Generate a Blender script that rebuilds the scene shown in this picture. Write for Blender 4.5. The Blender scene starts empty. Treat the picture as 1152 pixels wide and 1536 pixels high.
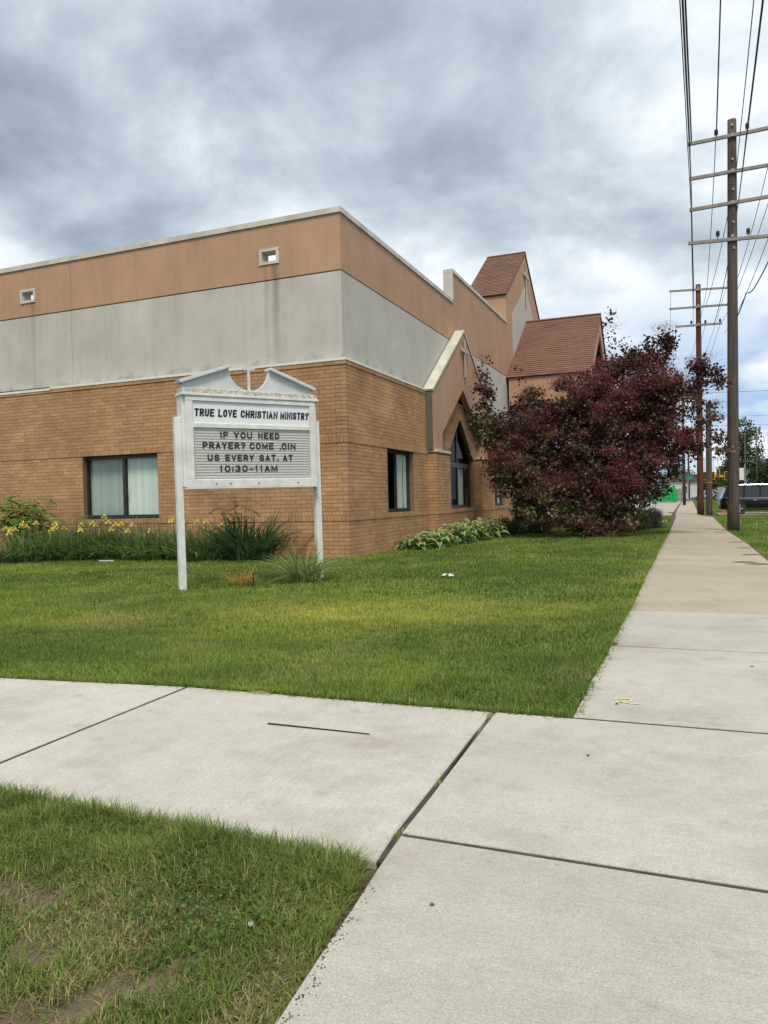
import bpy, bmesh, math, random
import numpy as np
from mathutils import Matrix, Vector
RNG = random.Random(7); NR = np.random.default_rng(11)
SC = bpy.context.scene; COL = SC.collection
rad = math.radians

# ------------------------------------------------------------------ camera
FOC = 1126.43; CX, CY = 576., 768.; CAMH = 1.43
yaw, pitch, roll = rad(-22.048), rad(-.874), rad(-1.318)
cf = np.array([math.sin(yaw)*math.cos(pitch), math.cos(yaw)*math.cos(pitch), math.sin(pitch)])
r0 = np.array([math.cos(yaw), -math.sin(yaw), 0]); u0 = np.cross(r0, cf)
cr = math.cos(roll)*r0 + math.sin(roll)*u0; cu = -math.sin(roll)*r0 + math.cos(roll)*u0
cam_d = bpy.data.cameras.new('camera'); cam = bpy.data.objects.new('camera', cam_d); COL.objects.link(cam)
cam_d.sensor_fit = 'HORIZONTAL'; cam_d.sensor_width = 36; cam_d.lens = 36*FOC/1152
cam_d.clip_start = .05; cam_d.clip_end = 6000
cam.matrix_world = Matrix(((cr[0], cu[0], -cf[0], 0), (cr[1], cu[1], -cf[1], 0), (cr[2], cu[2], -cf[2], CAMH), (0, 0, 0, 1)))
SC.camera = cam

# ------------------------------------------------------------------ sky, sun, exposure
SUN_AZ, SUN_EL = rad(152), rad(58)         # compass-like angle measured from +Y towards +X
w = bpy.data.worlds.new('World'); SC.world = w; w.use_nodes = True
nt = w.node_tree; nt.nodes.clear()
def wn(t, **k):
    n = nt.nodes.new(t)
    for a, b in k.items(): setattr(n, a, b)
    return n
def wmath(op, a, b=None, c=None):
    n = wn('ShaderNodeMath', operation=op)
    for i, v in enumerate((a, b, c)):
        if v is None: continue
        if isinstance(v, (int, float)): n.inputs[i].default_value = v
        else: nt.links.new(v, n.inputs[i])
    return n.outputs[0]
def wramp(f, pts):
    n = wn('ShaderNodeValToRGB'); e = n.color_ramp.elements
    e[0].position, e[0].color = pts[0][0], (*pts[0][1], 1); e[1].position, e[1].color = pts[-1][0], (*pts[-1][1], 1)
    for p, c in pts[1:-1]: k = e.new(p); k.color = (*c, 1)
    nt.links.new(f, n.inputs[0]); return n.outputs[0]
def wmix(f, a, b):
    n = wn('ShaderNodeMix', data_type='RGBA'); nt.links.new(f, n.inputs[0]); nt.links.new(a, n.inputs[6]); nt.links.new(b, n.inputs[7]); return n.outputs[2]
def wnoise(vec, scale, det, rough, dist=0.):
    n = wn('ShaderNodeTexNoise'); n.inputs['Scale'].default_value = scale; n.inputs['Detail'].default_value = det
    n.inputs['Roughness'].default_value = rough; n.inputs['Distortion'].default_value = dist; nt.links.new(vec, n.inputs['Vector']); return n.outputs[0]
sky = wn('ShaderNodeTexSky', sky_type='NISHITA'); sky.sun_disc = False
sky.sun_elevation = SUN_EL; sky.sun_rotation = SUN_AZ; sky.air_density = 1.0; sky.dust_density = 1.5; sky.ozone_density = 1.5
tc = wn('ShaderNodeTexCoord'); sx = wn('ShaderNodeSeparateXYZ'); nt.links.new(tc.outputs['Generated'], sx.inputs[0])
zc = wmath('ADD', wmath('MAXIMUM', sx.outputs[2], 0.), .42)
cv = wn('ShaderNodeCombineXYZ'); nt.links.new(wmath('DIVIDE', sx.outputs[0], zc), cv.inputs[0]); nt.links.new(wmath('DIVIDE', sx.outputs[1], zc), cv.inputs[1])
cv.inputs[2].default_value = 27.5
n1 = wnoise(cv.outputs[0], 1.7, 4, .5, .15)         # thick and thin parts of the deck
mp = wn('ShaderNodeMapping'); mp.inputs['Location'].default_value = (3.1, 7.7, 1.9); nt.links.new(cv.outputs[0], mp.inputs[0])
n2 = wnoise(mp.outputs[0], 3.8, 10, .60, .2)      # billow detail
S = 10.0
dens = wmath('ADD', wmath('MULTIPLY', n1, .58), wmath('MULTIPLY', n2, .42))
cl = wramp(dens, [(.455, (.77*S, .81*S, .84*S)), (.50, (.61*S, .675*S, .735*S)), (.55, (.46*S, .53*S, .60*S)), (.62, (.325*S, .385*S, .455*S)), (.68, (.25*S, .30*S, .36*S))])
cov = wramp(dens, [(.33, (.55, .55, .55)), (.42, (1, 1, 1))])
# cumulus and blue gaps low over the horizon
mp2 = wn('ShaderNodeMapping'); mp2.inputs['Scale'].default_value = (1, 1, 2.6); mp2.inputs['Location'].default_value = (.3, .9, .35); nt.links.new(tc.outputs['Generated'], mp2.inputs[0])
n3 = wnoise(mp2.outputs[0], 5.2, 8, .55, .1)
low = wramp(n3, [(.40, (.36*S, .50*S, .70*S)), (.50, (.58*S, .66*S, .76*S)), (.60, (.84*S, .87*S, .90*S))])
skyc = wmix(cov, sky.outputs[0], cl)
lowf = wramp(sx.outputs[2], [(.13, (1, 1, 1)), (.27, (0, 0, 0))])
skyc = wmix(lowf, skyc, low)
bg = wn('ShaderNodeBackground'); nt.links.new(skyc, bg.inputs[0]); bg.inputs[1].default_value = .1
wo = wn('ShaderNodeOutputWorld'); nt.links.new(bg.outputs[0], wo.inputs[0])
sl = bpy.data.lights.new('sun', 'SUN'); sl.energy = 2.4; sl.angle = rad(16); sl.color = (1, .91, .78)
so = bpy.data.objects.new('sun', sl); COL.objects.link(so)
sd = Vector((math.sin(SUN_AZ)*math.cos(SUN_EL), math.cos(SUN_AZ)*math.cos(SUN_EL), math.sin(SUN_EL)))
so.rotation_euler = sd.to_track_quat('Z', 'Y').to_euler(); so.location = sd*60
vs = SC.view_settings; vs.view_transform = 'Standard'; vs.look = 'None'; vs.gamma = 1; vs.exposure = .34; vs.use_curve_mapping = False

# ------------------------------------------------------------------ pixel rays (placement only)
def ray(x, y): return cf + (x-CX)/FOC*cr - (y-CY)/FOC*cu
def gz(Y): return .0045*min(max(0., Y-30), 270)
def ground(x, y):
    d = ray(x, y); Y = 20.
    for i in range(60): Y = .5*Y + .5*d[1]*((gz(Y)-CAMH)/d[2])
    P = d*(Y/d[1]); return Vector((P[0], Y, gz(Y)))
def atY(x, y, Y): d = ray(x, y); p = d*(Y/d[1]); return Vector((p[0], Y, p[2]+CAMH))

# ------------------------------------------------------------------ materials
def mat(name, col=(.5, .5, .5), rough=.8, metal=0., var=0., vscale=3., col2=None, attr=None, rnd=False, bump=0., bscale=30., spec=.4, vstretch=None, detail=5., trans=0.):
    """procedural Principled; col..col2 mixed by noise; attr = per-vertex colour; rnd = per-piece brightness from tint+object random"""
    m = bpy.data.materials.new(name); m.use_nodes = True; t = m.node_tree; b = t.nodes['Principled BSDF']
    b.inputs['Roughness'].default_value = rough; b.inputs['Metallic'].default_value = metal; b.inputs['Specular IOR Level'].default_value = spec
    N = lambda k: t.nodes.new(k); L = t.links.new
    tcn = N('ShaderNodeTexCoord'); vec = tcn.outputs['Object']
    if attr or rnd or True:
        g = N('ShaderNodeNewGeometry'); vec = g.outputs['Position']
    def noise(scale, det=detail, stretch=None, rg=.55):
        v = vec
        if stretch:
            mpn = N('ShaderNodeMapping'); mpn.inputs['Scale'].default_value = stretch; L(vec, mpn.inputs[0]); v = mpn.outputs[0]
        n = N('ShaderNodeTexNoise'); n.inputs['Scale'].default_value = scale; n.inputs['Detail'].default_value = det; n.inputs['Roughness'].default_value = rg; L(v, n.inputs['Vector']); return n.outputs[0]
    def mixc(f, a, bb, blend='MIX'):
        n = N('ShaderNodeMix'); n.data_type = 'RGBA'; n.blend_type = blend
        for i, v in ((0, f), (6, a), (7, bb)):
            if isinstance(v, (int, float)): n.inputs[i].default_value = v
            elif isinstance(v, tuple): n.inputs[i].default_value = (*v, 1)
            else: L(v, n.inputs[i])
        return n.outputs[2]
    def mth(op, a, bb):
        n = N('ShaderNodeMath'); n.operation = op
        for i, v in enumerate((a, bb)):
            if isinstance(v, (int, float)): n.inputs[i].default_value = v
            else: L(v, n.inputs[i])
        return n.outputs[0]
    def rng_(f, a, bb, c, d):
        n = N('ShaderNodeMapRange'); L(f, n.inputs[0])
        for i, v in enumerate((a, bb, c, d)): n.inputs[1+i].default_value = v
        return n.outputs[0]
    base = col
    if attr:
        a = N('ShaderNodeAttribute'); a.attribute_name = attr; base = a.outputs['Color']
    if col2 is not None:
        base = mixc(rng_(noise(vscale, stretch=vstretch), .36, .66, 0, 1), base, col2)
    if rnd:
        a = N('ShaderNodeAttribute'); a.attribute_name = 'tint'; o = N('ShaderNodeObjectInfo')
        fr = mth('FRACT', mth('ADD', a.outputs['Fac'], o.outputs['Random']), 0.)
        base = mixc(1., base, rng_(fr, 0, 1, 1-rnd, 1+rnd), 'MULTIPLY')
    if var:
        base = mixc(1., base, rng_(noise(vscale*.7, stretch=vstretch), .25, .75, 1-var, 1+var), 'MULTIPLY')
    if isinstance(base, tuple): b.inputs['Base Color'].default_value = (*base, 1)
    else: L(base, b.inputs['Base Color'])
    if bump:
        bn = N('ShaderNodeBump'); bn.inputs['Strength'].default_value = bump; bn.inputs['Distance'].default_value = .02; L(noise(bscale, 6, rg=.6), bn.inputs['Height']); L(bn.outputs[0], b.inputs['Normal'])
    if trans:
        tr = N('ShaderNodeBsdfTranslucent'); mx = N('ShaderNodeMixShader'); mx.inputs[0].default_value = trans
        if isinstance(base, tuple): tr.inputs[0].default_value = (*base, 1)
        else: L(base, tr.inputs[0])
        L(b.outputs[0], mx.inputs[1]); L(tr.outputs[0], mx.inputs[2]); L(mx.outputs[0], t.nodes['Material Output'].inputs[0])
    m['_h'] = 0
    HELP[name] = (t, b, noise, mixc, mth, rng_, vec, base)
    return m
HELP = {}
def glass_mat(name, tint, refl=.08, mx_refl=.5):
    """thin window glass: transparent film with a Fresnel reflection"""
    m = bpy.data.materials.new(name); m.use_nodes = True; t = m.node_tree; t.nodes.clear()
    o = t.nodes.new('ShaderNodeOutputMaterial'); tr = t.nodes.new('ShaderNodeBsdfTransparent'); gl = t.nodes.new('ShaderNodeBsdfGlossy'); mx = t.nodes.new('ShaderNodeMixShader')
    fr = t.nodes.new('ShaderNodeLayerWeight'); pw_ = t.nodes.new('ShaderNodeMath'); pw_.operation = 'POWER'; pw_.inputs[1].default_value = 5.; t.links.new(fr.outputs['Facing'], pw_.inputs[0])
    mr = t.nodes.new('ShaderNodeMapRange'); mr.inputs[3].default_value = refl; mr.inputs[4].default_value = mx_refl; t.links.new(pw_.outputs[0], mr.inputs[0])
    tr.inputs[0].default_value = (*tint, 1); gl.inputs['Roughness'].default_value = .03; gl.inputs[0].default_value = (.9, .95, 1, 1)
    t.links.new(mr.outputs[0], mx.inputs[0]); t.links.new(tr.outputs[0], mx.inputs[1]); t.links.new(gl.outputs[0], mx.inputs[2]); t.links.new(mx.outputs[0], o.inputs[0])
    return m

# ------------------------------------------------------------------ object helpers
ORG = {}
def tag(o, label=None, cat=None, group=None, kind=None):
    if label: o['label'] = label
    if cat: o['category'] = cat
    if group: o['group'] = group
    if kind: o['kind'] = kind
    return o
def thing(name, loc=(0, 0, 0), label=None, cat=None, group=None, rz=0., kind=None, local=False):
    o = bpy.data.objects.new(name, None); COL.objects.link(o); o.location = loc; o.rotation_euler = (0, 0, rz); o.empty_display_size = .2
    ORG[o.name] = Vector((0, 0, 0)) if local else Vector(loc)
    return tag(o, label, cat, group, kind)
def place(o, parent):
    if parent is not None: o.parent = parent; ORG[o.name] = ORG[parent.name]
class MB:
    """collects shapes; build() links them as one mesh object. Coordinates are world ones, shifted to the parent's base."""
    def __init__(s): s.v = []; s.f = []; s.t = []; s.cur = 0.
    def poly(s, pts, faces, tint=None):
        b = len(s.v); s.v += [tuple(p) for p in pts]; s.f += [tuple(b+i for i in f) for f in faces]; s.t += [s.cur if tint is None else tint]*len(pts); return s
    def hexa(s, p, tint=None):   # 8 points: bottom 4 then top 4
        return s.poly(p, [(0, 3, 2, 1), (4, 5, 6, 7), (0, 1, 5, 4), (1, 2, 6, 5), (2, 3, 7, 6), (3, 0, 4, 7)], tint)
    def box(s, x0, x1, y0, y1, z0, z1, tint=None):
        return s.hexa([(x0, y0, z0), (x1, y0, z0), (x1, y1, z0), (x0, y1, z0), (x0, y0, z1), (x1, y0, z1), (x1, y1, z1), (x0, y1, z1)], tint)
    def prism(s, pts, vec, tint=None):
        n = len(pts); vec = Vector(vec); a = [Vector(p) for p in pts]
        return s.poly(a+[p+vec for p in a], [tuple(range(n))[::-1], tuple(range(n, 2*n))]+[(i, (i+1) % n, n+(i+1) % n, n+i) for i in range(n)], tint)
    def tube(s, path, r, n=6, tint=None, caps=True):
        path = [Vector(p) for p in path]; rs = r if isinstance(r, (list, tuple)) else [r]*len(path); V = []
        ref = None
        for i, p in enumerate(path):
            d = (path[min(i+1, len(path)-1)]-path[max(i-1, 0)]).normalized()
            if ref is None or abs(ref.dot(d)) > .95: ref = Vector((0, 0, 1)) if abs(d.z) < .9 else Vector((1, 0, 0))
            a = d.cross(ref).normalized(); b_ = d.cross(a).normalized()
            V += [p+a*rs[i]*math.cos(2*math.pi*k/n)+b_*rs[i]*math.sin(2*math.pi*k/n) for k in range(n)]
        F = [(i*n+k, i*n+(k+1) % n, (i+1)*n+(k+1) % n, (i+1)*n+k) for i in range(len(path)-1) for k in range(n)]
        if caps: F += [tuple(range(n))[::-1], tuple(range((len(path)-1)*n, len(path)*n))]
        return s.poly(V, F, tint)
    def lathe(s, prof, c, n=16, axis='z', tint=None):
        V = []; c = Vector(c)
        for r, h in prof:
            for k in range(n):
                a = 2*math.pi*k/n; x, y = r*math.cos(a), r*math.sin(a)
                V.append(c+Vector({'z': (x, y, h), 'y': (x, h, y), 'x': (h, x, y)}[axis]))
        F = [(i*n+k, i*n+(k+1) % n, (i+1)*n+(k+1) % n, (i+1)*n+k) for i in range(len(prof)-1) for k in range(n)]
        F += [tuple(range(n)), tuple(range((len(prof)-1)*n, len(prof)*n))]
        return s.poly(V, F, tint)
    def build(s, name, m, parent=None, smooth=False, bevel=0., recalc=True, kind=None, label=None):
        o_ = ORG[parent.name] if parent is not None else Vector((0, 0, 0))
        me = bpy.data.meshes.new(name); me.from_pydata([Vector(v)-o_ for v in s.v], [], s.f)
        at = me.attributes.new('tint', 'FLOAT', 'POINT'); at.data.foreach_set('value', s.t)
        if recalc or bevel:
            bm = bmesh.new(); bm.from_mesh(me); bmesh.ops.recalc_face_normals(bm, faces=bm.faces)
            if bevel: bmesh.ops.bevel(bm, geom=list(bm.edges), offset=bevel, segments=1, affect='EDGES', clamp_overlap=True)
            bm.to_mesh(me); bm.free()
        if smooth: me.polygons.foreach_set('use_smooth', [True]*len(me.polygons))
        me.materials.append(m); o = bpy.data.objects.new(name, me); COL.objects.link(o); ORG.setdefault(o.name, Vector((0, 0, 0)))
        place(o, parent); return tag(o, label=label, kind=kind)
def np_mesh(name, V, F, m, parent=None, col=None, tint=None, kind=None, shift=True, smooth=False):
    """fast mesh: V (n,3), F (m,k) uniform polygons"""
    if parent is not None and shift: V = V-np.array(ORG[parent.name])
    me = bpy.data.meshes.new(name); nv, (nf, k) = len(V), F.shape
    me.vertices.add(nv); me.vertices.foreach_set('co', V.astype(np.float32).ravel())
    me.loops.add(nf*k); me.loops.foreach_set('vertex_index', F.astype(np.int32).ravel())
    me.polygons.add(nf); me.polygons.foreach_set('loop_start', np.arange(0, nf*k, k, dtype=np.int32))
    me.update(calc_edges=True)
    if smooth: me.polygons.foreach_set('use_smooth', np.ones(nf, bool))
    if col is not None:
        a = me.attributes.new('col', 'FLOAT_COLOR', 'POINT'); c4 = np.ones((nv, 4), np.float32); c4[:, :3] = col; a.data.foreach_set('color', c4.ravel())
    if tint is not None:
        a = me.attributes.new('tint', 'FLOAT', 'POINT'); a.data.foreach_set('value', tint.astype(np.float32))
    me.materials.append(m); o = bpy.data.objects.new(name, me); COL.objects.link(o); ORG.setdefault(o.name, Vector((0, 0, 0))); place(o, parent)
    return tag(o, kind=kind)
def vnoise(x, y, s, seed=0):
    """value noise 0..1 on numpy arrays"""
    x = np.asarray(x)*s+seed*17.3; y = np.asarray(y)*s+seed*9.7
    xi, yi = np.floor(x).astype(np.int64), np.floor(y).astype(np.int64); fx, fy = x-xi, y-yi
    fx, fy = fx*fx*(3-2*fx), fy*fy*(3-2*fy)
    def h(a, b):
        k = (a*374761393+b*668265263+seed*974711) & 0xffffffff; k = ((k ^ (k >> 13))*1274126177) & 0xffffffff; return ((k ^ (k >> 16)) & 0xffff)/65535.
    return (h(xi, yi)*(1-fx)+h(xi+1, yi)*fx)*(1-fy)+(h(xi, yi+1)*(1-fx)+h(xi+1, yi+1)*fx)*fy
def unit(a): return a/np.maximum(np.linalg.norm(a, axis=-1, keepdims=True), 1e-9)
def leaf_cards(name, C, D, Nn, ln, wd, m, parent=None, col=None, kind=None):
    """one kite-shaped, slightly folded leaf per centre; D growth direction, Nn facing"""
    n = len(C); D = unit(D); Sd = unit(np.cross(D, Nn)); Nn = np.cross(Sd, D)
    ln = np.broadcast_to(ln, n)[:, None]; wd = np.broadcast_to(wd, n)[:, None]
    V = np.stack([C, C+D*ln*.45+Sd*wd*.5+Nn*wd*.12, C+D*ln, C+D*ln*.45-Sd*wd*.5+Nn*wd*.12], 1).reshape(-1, 3)
    b = np.arange(n)[:, None]*4
    F = np.concatenate([b+[0, 1, 2], b+[0, 2, 3]], 1).reshape(-1, 3)
    return np_mesh(name, V, F, m, parent, col=None if col is None else np.repeat(col, 4, 0), kind=kind)
def blades(name, B, H_, W_, lean, az, col, m, segs=2, parent=None, kind=None, tipcol=None, facing=None):
    """grass-like blades: base points B, height H_, width W_, lean 0..1 in direction az; segs segments, the last a point"""
    n = len(B); dirv = np.stack([np.cos(az), np.sin(az), np.zeros(n)], 1)
    fa = az+np.pi/2 if facing is None else facing
    side = np.stack([np.cos(fa), np.sin(fa), np.zeros(n)], 1)
    rows = []; cols = []
    for i in range(segs+1):
        t = i/segs; c = B+dirv*(H_*lean*t*t)[:, None]; c[:, 2] += H_*t*(1-.45*lean*t)
        wv = (W_*.5*(1-.35*t))[:, None]
        cc = col if tipcol is None else col*(1-t)+tipcol*t
        if i < segs: rows += [c-side*wv, c+side*wv]; cols += [cc, cc]
        else: rows.append(c); cols.append(cc)
    k = len(rows); V = np.stack(rows, 1).reshape(-1, 3); C = np.stack(cols, 1).reshape(-1, 3); b = np.arange(n)[:, None]*k
    fs = []
    for i in range(segs-1): fs += [[2*i, 2*i+1, 2*i+3], [2*i, 2*i+3, 2*i+2]]
    fs.append([2*segs-2, 2*segs-1, 2*segs])
    F = np.concatenate([b+f for f in fs], 1).reshape(-1, 3)
    return np_mesh(name, V, F, m, parent, col=C, kind=kind)
def copy_tree(o, parent=None):
    c = o.copy(); COL.objects.link(c); c.parent = parent; ORG[c.name] = ORG.get(o.name, Vector((0, 0, 0)))
    for ch in o.children: copy_tree(ch, c)
    return c
# ------------------------------------------------------------------ ground, road, sidewalks
M = {}
M['soil'] = mat('lawn_soil', (.060, .060, .022), .95, var=.35, vscale=1.2, col2=(.085, .062, .036), bump=.6, bscale=14)
M['dirt_and_shade'] = mat('dirt_and_shade', (.075, .052, .035), .95, var=.4, vscale=9, bump=.8, bscale=40)
M['asphalt'] = mat('asphalt', (.085, .085, .086), .9, var=.25, vscale=.8, bump=.5, bscale=60)
M['gravel'] = mat('lot_paving', (.34, .31, .27), .92, var=.3, vscale=1.5, bump=.5, bscale=30)
def concrete(name, col, groove=None, gs=150.):
    m = mat(name, col, .88, var=.10, vscale=1.6, rnd=.085, bump=0)
    t, b, noise, mixc, mth, rng_, vec, base = HELP[name]; L = t.links.new
    # mottling, fine grit, sparse dark specks and broad faint stains
    c = mixc(1., base, rng_(noise(7, 8, rg=.7), .3, .7, .92, 1.07), 'MULTIPLY')
    c = mixc(1., c, rng_(noise(130, 4, rg=.75), .3, .7, .66, 1.30), 'MULTIPLY')
    c = mixc(1., c, rng_(noise(38, 5, rg=.75), .3, .7, .88, 1.10), 'MULTIPLY')
    c = mixc(rng_(noise(23, 3), .70, .76, 0, .55), c, (.16, .145, .12))
    c = mixc(rng_(noise(.9, 7, rg=.68), .50, .70, 0, .62), c, (.26, .225, .175))
    c = mixc(rng_(noise(3.1, 9, rg=.75), .58, .70, 0, .50), c, (.20, .19, .165))
    L(c, b.inputs['Base Color'])
    h = mth('MULTIPLY', noise(140, 5, rg=.7), .5)
    if groove is not None:                      # broom finish: fine parallel ridges
        mr_ = t.nodes.new('ShaderNodeMapping'); mr_.inputs['Rotation'].default_value = (0, 0, groove); L(vec, mr_.inputs[0])
        mp_ = t.nodes.new('ShaderNodeMapping'); mp_.inputs['Scale'].default_value = (gs, gs*.03, 1); L(mr_.outputs[0], mp_.inputs[0])
        nz = t.nodes.new('ShaderNodeTexNoise'); nz.inputs['Scale'].default_value = 1.; nz.inputs['Detail'].default_value = 3; L(mp_.outputs[0], nz.inputs['Vector'])
        h = mth('ADD', h, nz.outputs[0])
        c2 = mixc(1., c, rng_(nz.outputs[0], .3, .7, .94, 1.05), 'MULTIPLY'); L(c2, b.inputs['Base Color'])
    bn = t.nodes.new('ShaderNodeBump'); bn.inputs['Strength'].default_value = .55; bn.inputs['Distance'].default_value = .004; L(h, bn.inputs['Height']); L(bn.outputs[0], b.inputs['Normal'])
    return m
M['conc_x'] = concrete('broomed_concrete_across', (.41, .395, .348), rad(90))
M['conc_d'] = concrete('broomed_concrete', (.445, .43, .38), rad(-4), 90)
M['conc_t'] = concrete('aggregate_concrete', (.36, .305, .235))
M['stain'] = mat('soil_and_shade', (.24, .195, .14), .95, var=.35, vscale=60, bump=.8, bscale=120)
M['joint'] = mat('joint_filler', (.06, .054, .045), .95, var=.4, vscale=20, bump=.8, bscale=60)

GZ = -.035
g = MB(); ys = [-400, -60, 30, 300, 5000]; xs = [-3000, -60, 60, 3000]
for i in range(4):
    for j in range(3):
        g.poly([(xs[j+a], ys[i+b_], GZ+gz(ys[i+b_])) for a, b_ in ((0, 0), (1, 0), (1, 1), (0, 1))], [(0, 1, 2, 3)])
tag(g.build('ground', M['soil'], recalc=False), kind='structure')
def strip(name, m, x0, x1, y0, y1, dz, kind='structure', th=.0):
    b = MB(); yy = sorted({y0, y1}|{y for y in (30, 300) if y0 < y < y1})
    for a, c in zip(yy, yy[1:]): b.poly([(x0, a, gz(a)+dz), (x1, a, gz(a)+dz), (x1, c, gz(c)+dz), (x0, c, gz(c)+dz)], [(0, 1, 2, 3)])
    return tag(b.build(name, m, recalc=False), kind=kind)
strip('road', M['asphalt'], 5.4, 17.5, -80, 900, -.028)
strip('cross_street', M['asphalt'], -80, 5.4, 112, 122, -.024); strip('cross_street', M['asphalt'], 17.5, 90, 112, 122, -.024)
strip('parking_lot', M['gravel'], -45, -1.0, 50.5, 111, -.012)
strip('driveway', M['conc_t'], 1.75, 5.2, 49.4, 54.2, -.008)
kb = MB()
for a in range(-20, 110, 10):
    if a == 50: continue
    kb.hexa([(5.2, a, gz(a)-.1), (5.4, a, gz(a)-.1), (5.4, a+9.98, gz(a+9.98)-.1), (5.2, a+9.98, gz(a+9.98)-.1), (5.22, a, gz(a)+.06), (5.39, a, gz(a)+.06), (5.39, a+9.98, gz(a+9.98)+.06), (5.22, a+9.98, gz(a+9.98)+.06)])
tag(kb.build('kerb', M['conc_x']), kind='structure')
lk = MB()
lk.hexa([(-1.25, 55, .05), (-.95, 55, .05), (-.85, 108, .28), (-1.15, 108, .28), (-1.25, 55, .19), (-.95, 55, .19), (-.85, 108, .44), (-1.15, 108, .44)])
tag(lk.build('parking_kerb', M['conc_t']), kind='structure')

walk = thing('sidewalk', (0, 0, 0), kind='structure')
def slab(pts, m, th=.10, bev=.006, dz=0.):
    b = MB(); n = len(pts); P = [Vector((p[0], p[1], gz(p[1])+dz)) for p in pts]
    b.prism([p-Vector((0, 0, th)) for p in P], (0, 0, th)); return b.build('slab', m, walk, bevel=bev)
def lip(a, b_, n, amp, seed):   # a slightly wavering edge between two points
    a, b_ = Vector((*a, 0)), Vector((*b_, 0)); d = (b_-a); nn = Vector((-d.y, d.x, 0)).normalized(); rr = random.Random(seed)
    return [tuple((a+d*t/n+nn*(rr.uniform(-amp, amp) if 0 < t < n else 0))[:2]) for t in range(n+1)]
G = .007
# slabs of the walk along the church, from behind the camera to the corner
slab([(-1.02, -2.4), (1.52, -2.4), (1.52, .62), (-1.0, .62)], M['conc_x'])
slab(lip((-1.16, 2.965), (-1.0, .65), 8, .006, 3)+lip((1.52, .65), (1.52, 2.965), 2, 0, 4), M['conc_x'])
slab(lip((-1.215, 4.90), (-1.165, 3.0), 5, .003, 5)+[(1.52, 3.0), (1.52, 4.94), (.4, 4.925)], M['conc_x'])
slab(lip((-.70, 7.40), (-.715, 4.955), 8, .008, 6)+[(1.52, 4.985), (1.52, 7.42)], M['conc_x'])
slab(lip((-.695, 9.765), (-.70, 7.43), 8, .012, 7)+[(1.52, 7.45), (1.52, 9.785)], M['conc_x'])
edges = [9.80, 11.80, 13.95, 16.2, 18.8, 22.7, 26.3, 30.4]
y = 30.4
while y < 110: y += 2.6; edges.append(y)
def rx(Y): return float(np.interp(Y, [9, 23.2, 31.6, 46, 50, 56, 110], [1.52, 1.52, 1.33, 1.30, .62, .62, .62]))
def lx(Y): return float(np.interp(Y, [9, 24, 33, 45, 56, 110], [-.69, -.70, -.66, -.66, -.80, -.80]))
for i, (a, c) in enumerate(zip(edges, edges[1:])):
    slab(lip((lx(c), c-.006), (lx(a), a+.006), 4, .01, 20+i)+[(rx(a), a+.006), (rx(c), c-.006)], M['conc_t'], dz=RNG.uniform(-.004, .004))
# branch to the left
slab(lip((-3.66, 4.865), (-3.60, 2.80), 3, .004, 31)+lip((-3.60, 2.80), (-1.172, 2.72), 6, .008, 32)[1:]+[(-1.192, 2.98), (-1.242, 4.895)]+lip((-1.242, 4.895), (-3.66, 4.865), 6, .008, 33)[1:-1], M['conc_d'])
slab(lip((-6.15, 4.58), (-5.95, 2.55), 3, .004, 34)+lip((-5.95, 2.55), (-3.632, 2.80), 5, .006, 35)[1:]+[(-3.692, 4.86)]+lip((-3.692, 4.86), (-6.15, 4.58), 5, .008, 36)[1:-1], M['conc_d'])
slab([(-8.6, 3.9), (-8.2, 1.95), (-5.97, 2.545), (-6.17, 4.575)], M['conc_d'])
slab([(-11.0, 3.0), (-10.5, 1.1), (-8.22, 1.945), (-8.62, 3.89)], M['conc_d'])
# filler in the joints
jf = MB()
jf.prism([(-1.25, 4.9, -.022), (-1.16, 2.96, -.022), (-1.15, 2.73, -.022), (-1.20, 2.73, -.022)][::-1], (0, 0, .012))
jf.box(-1.16, 1.52, 2.955, 3.01, -.026, -.010); jf.box(-.72, 1.52, 4.92, 4.99, -.026, -.008)
jf.box(-.69, 1.5, 7.398, 7.436, -.06, -.004); jf.prism([(-3.695, 4.85, -.06), (-3.655, 4.85, -.06), (-3.597, 2.81, -.06), (-3.636, 2.81, -.06)], (0, 0, .056))
jf.build('joint_filler', M['joint'], walk)
tf = MB()
for a in edges[:12]: tf.box(lx(a)+.01, rx(a)-.01, a-.008, a+.008, gz(a)-.06, gz(a)-.0045)
tf.build('joint_filler', M['stain'], walk)
# concrete pad and walk at the church door
tag(MB().box(-7.9, -1.0, 39.6, 44.2, -.06, .05).build('entrance_walk', M['conc_t'], bevel=.01), kind='structure')
# worn dirt along the grass edges, plus pole and grass shade put in as dark mounds
def dirt_shade_patch(name, cx, cy, rx_, ry_, h, seed, m):
    rr = random.Random(seed); n = 22; V = [(cx, cy, .004+h)]; F = []
    for ring, (q, hh) in enumerate(((.55, .6), (1., -.012/max(h, .001)))):
        for k in range(n):
            a = 2*math.pi*k/n; e = rr.uniform(.7, 1.15); V.append((cx+rx_*q*e*math.cos(a), cy+ry_*q*e*math.sin(a), .004+h*hh))
    for k in range(n): F += [(0, 1+k, 1+(k+1) % n), (1+k, 1+n+k, 1+n+(k+1) % n, 1+(k+1) % n)]
    return tag(MB().poly(V, F).build(name, m, recalc=False), kind='stuff')
M['straw'] = mat('dry_clippings', (.30, .225, .12), .95, var=.35, vscale=60, bump=.8, bscale=120)
dirt_shade_patch('dry_clippings', -3.02, 4.88, .13, .06, .006, 1, M['straw'])
dirt_shade_patch('soil_and_shade', -1.235, 4.83, .025, .07, .002, 2, M['stain'])
dirt_shade_patch('soil_and_shade', -.69, 7.5, .07, .10, .004, 5, M['dirt_and_shade'])
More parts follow.
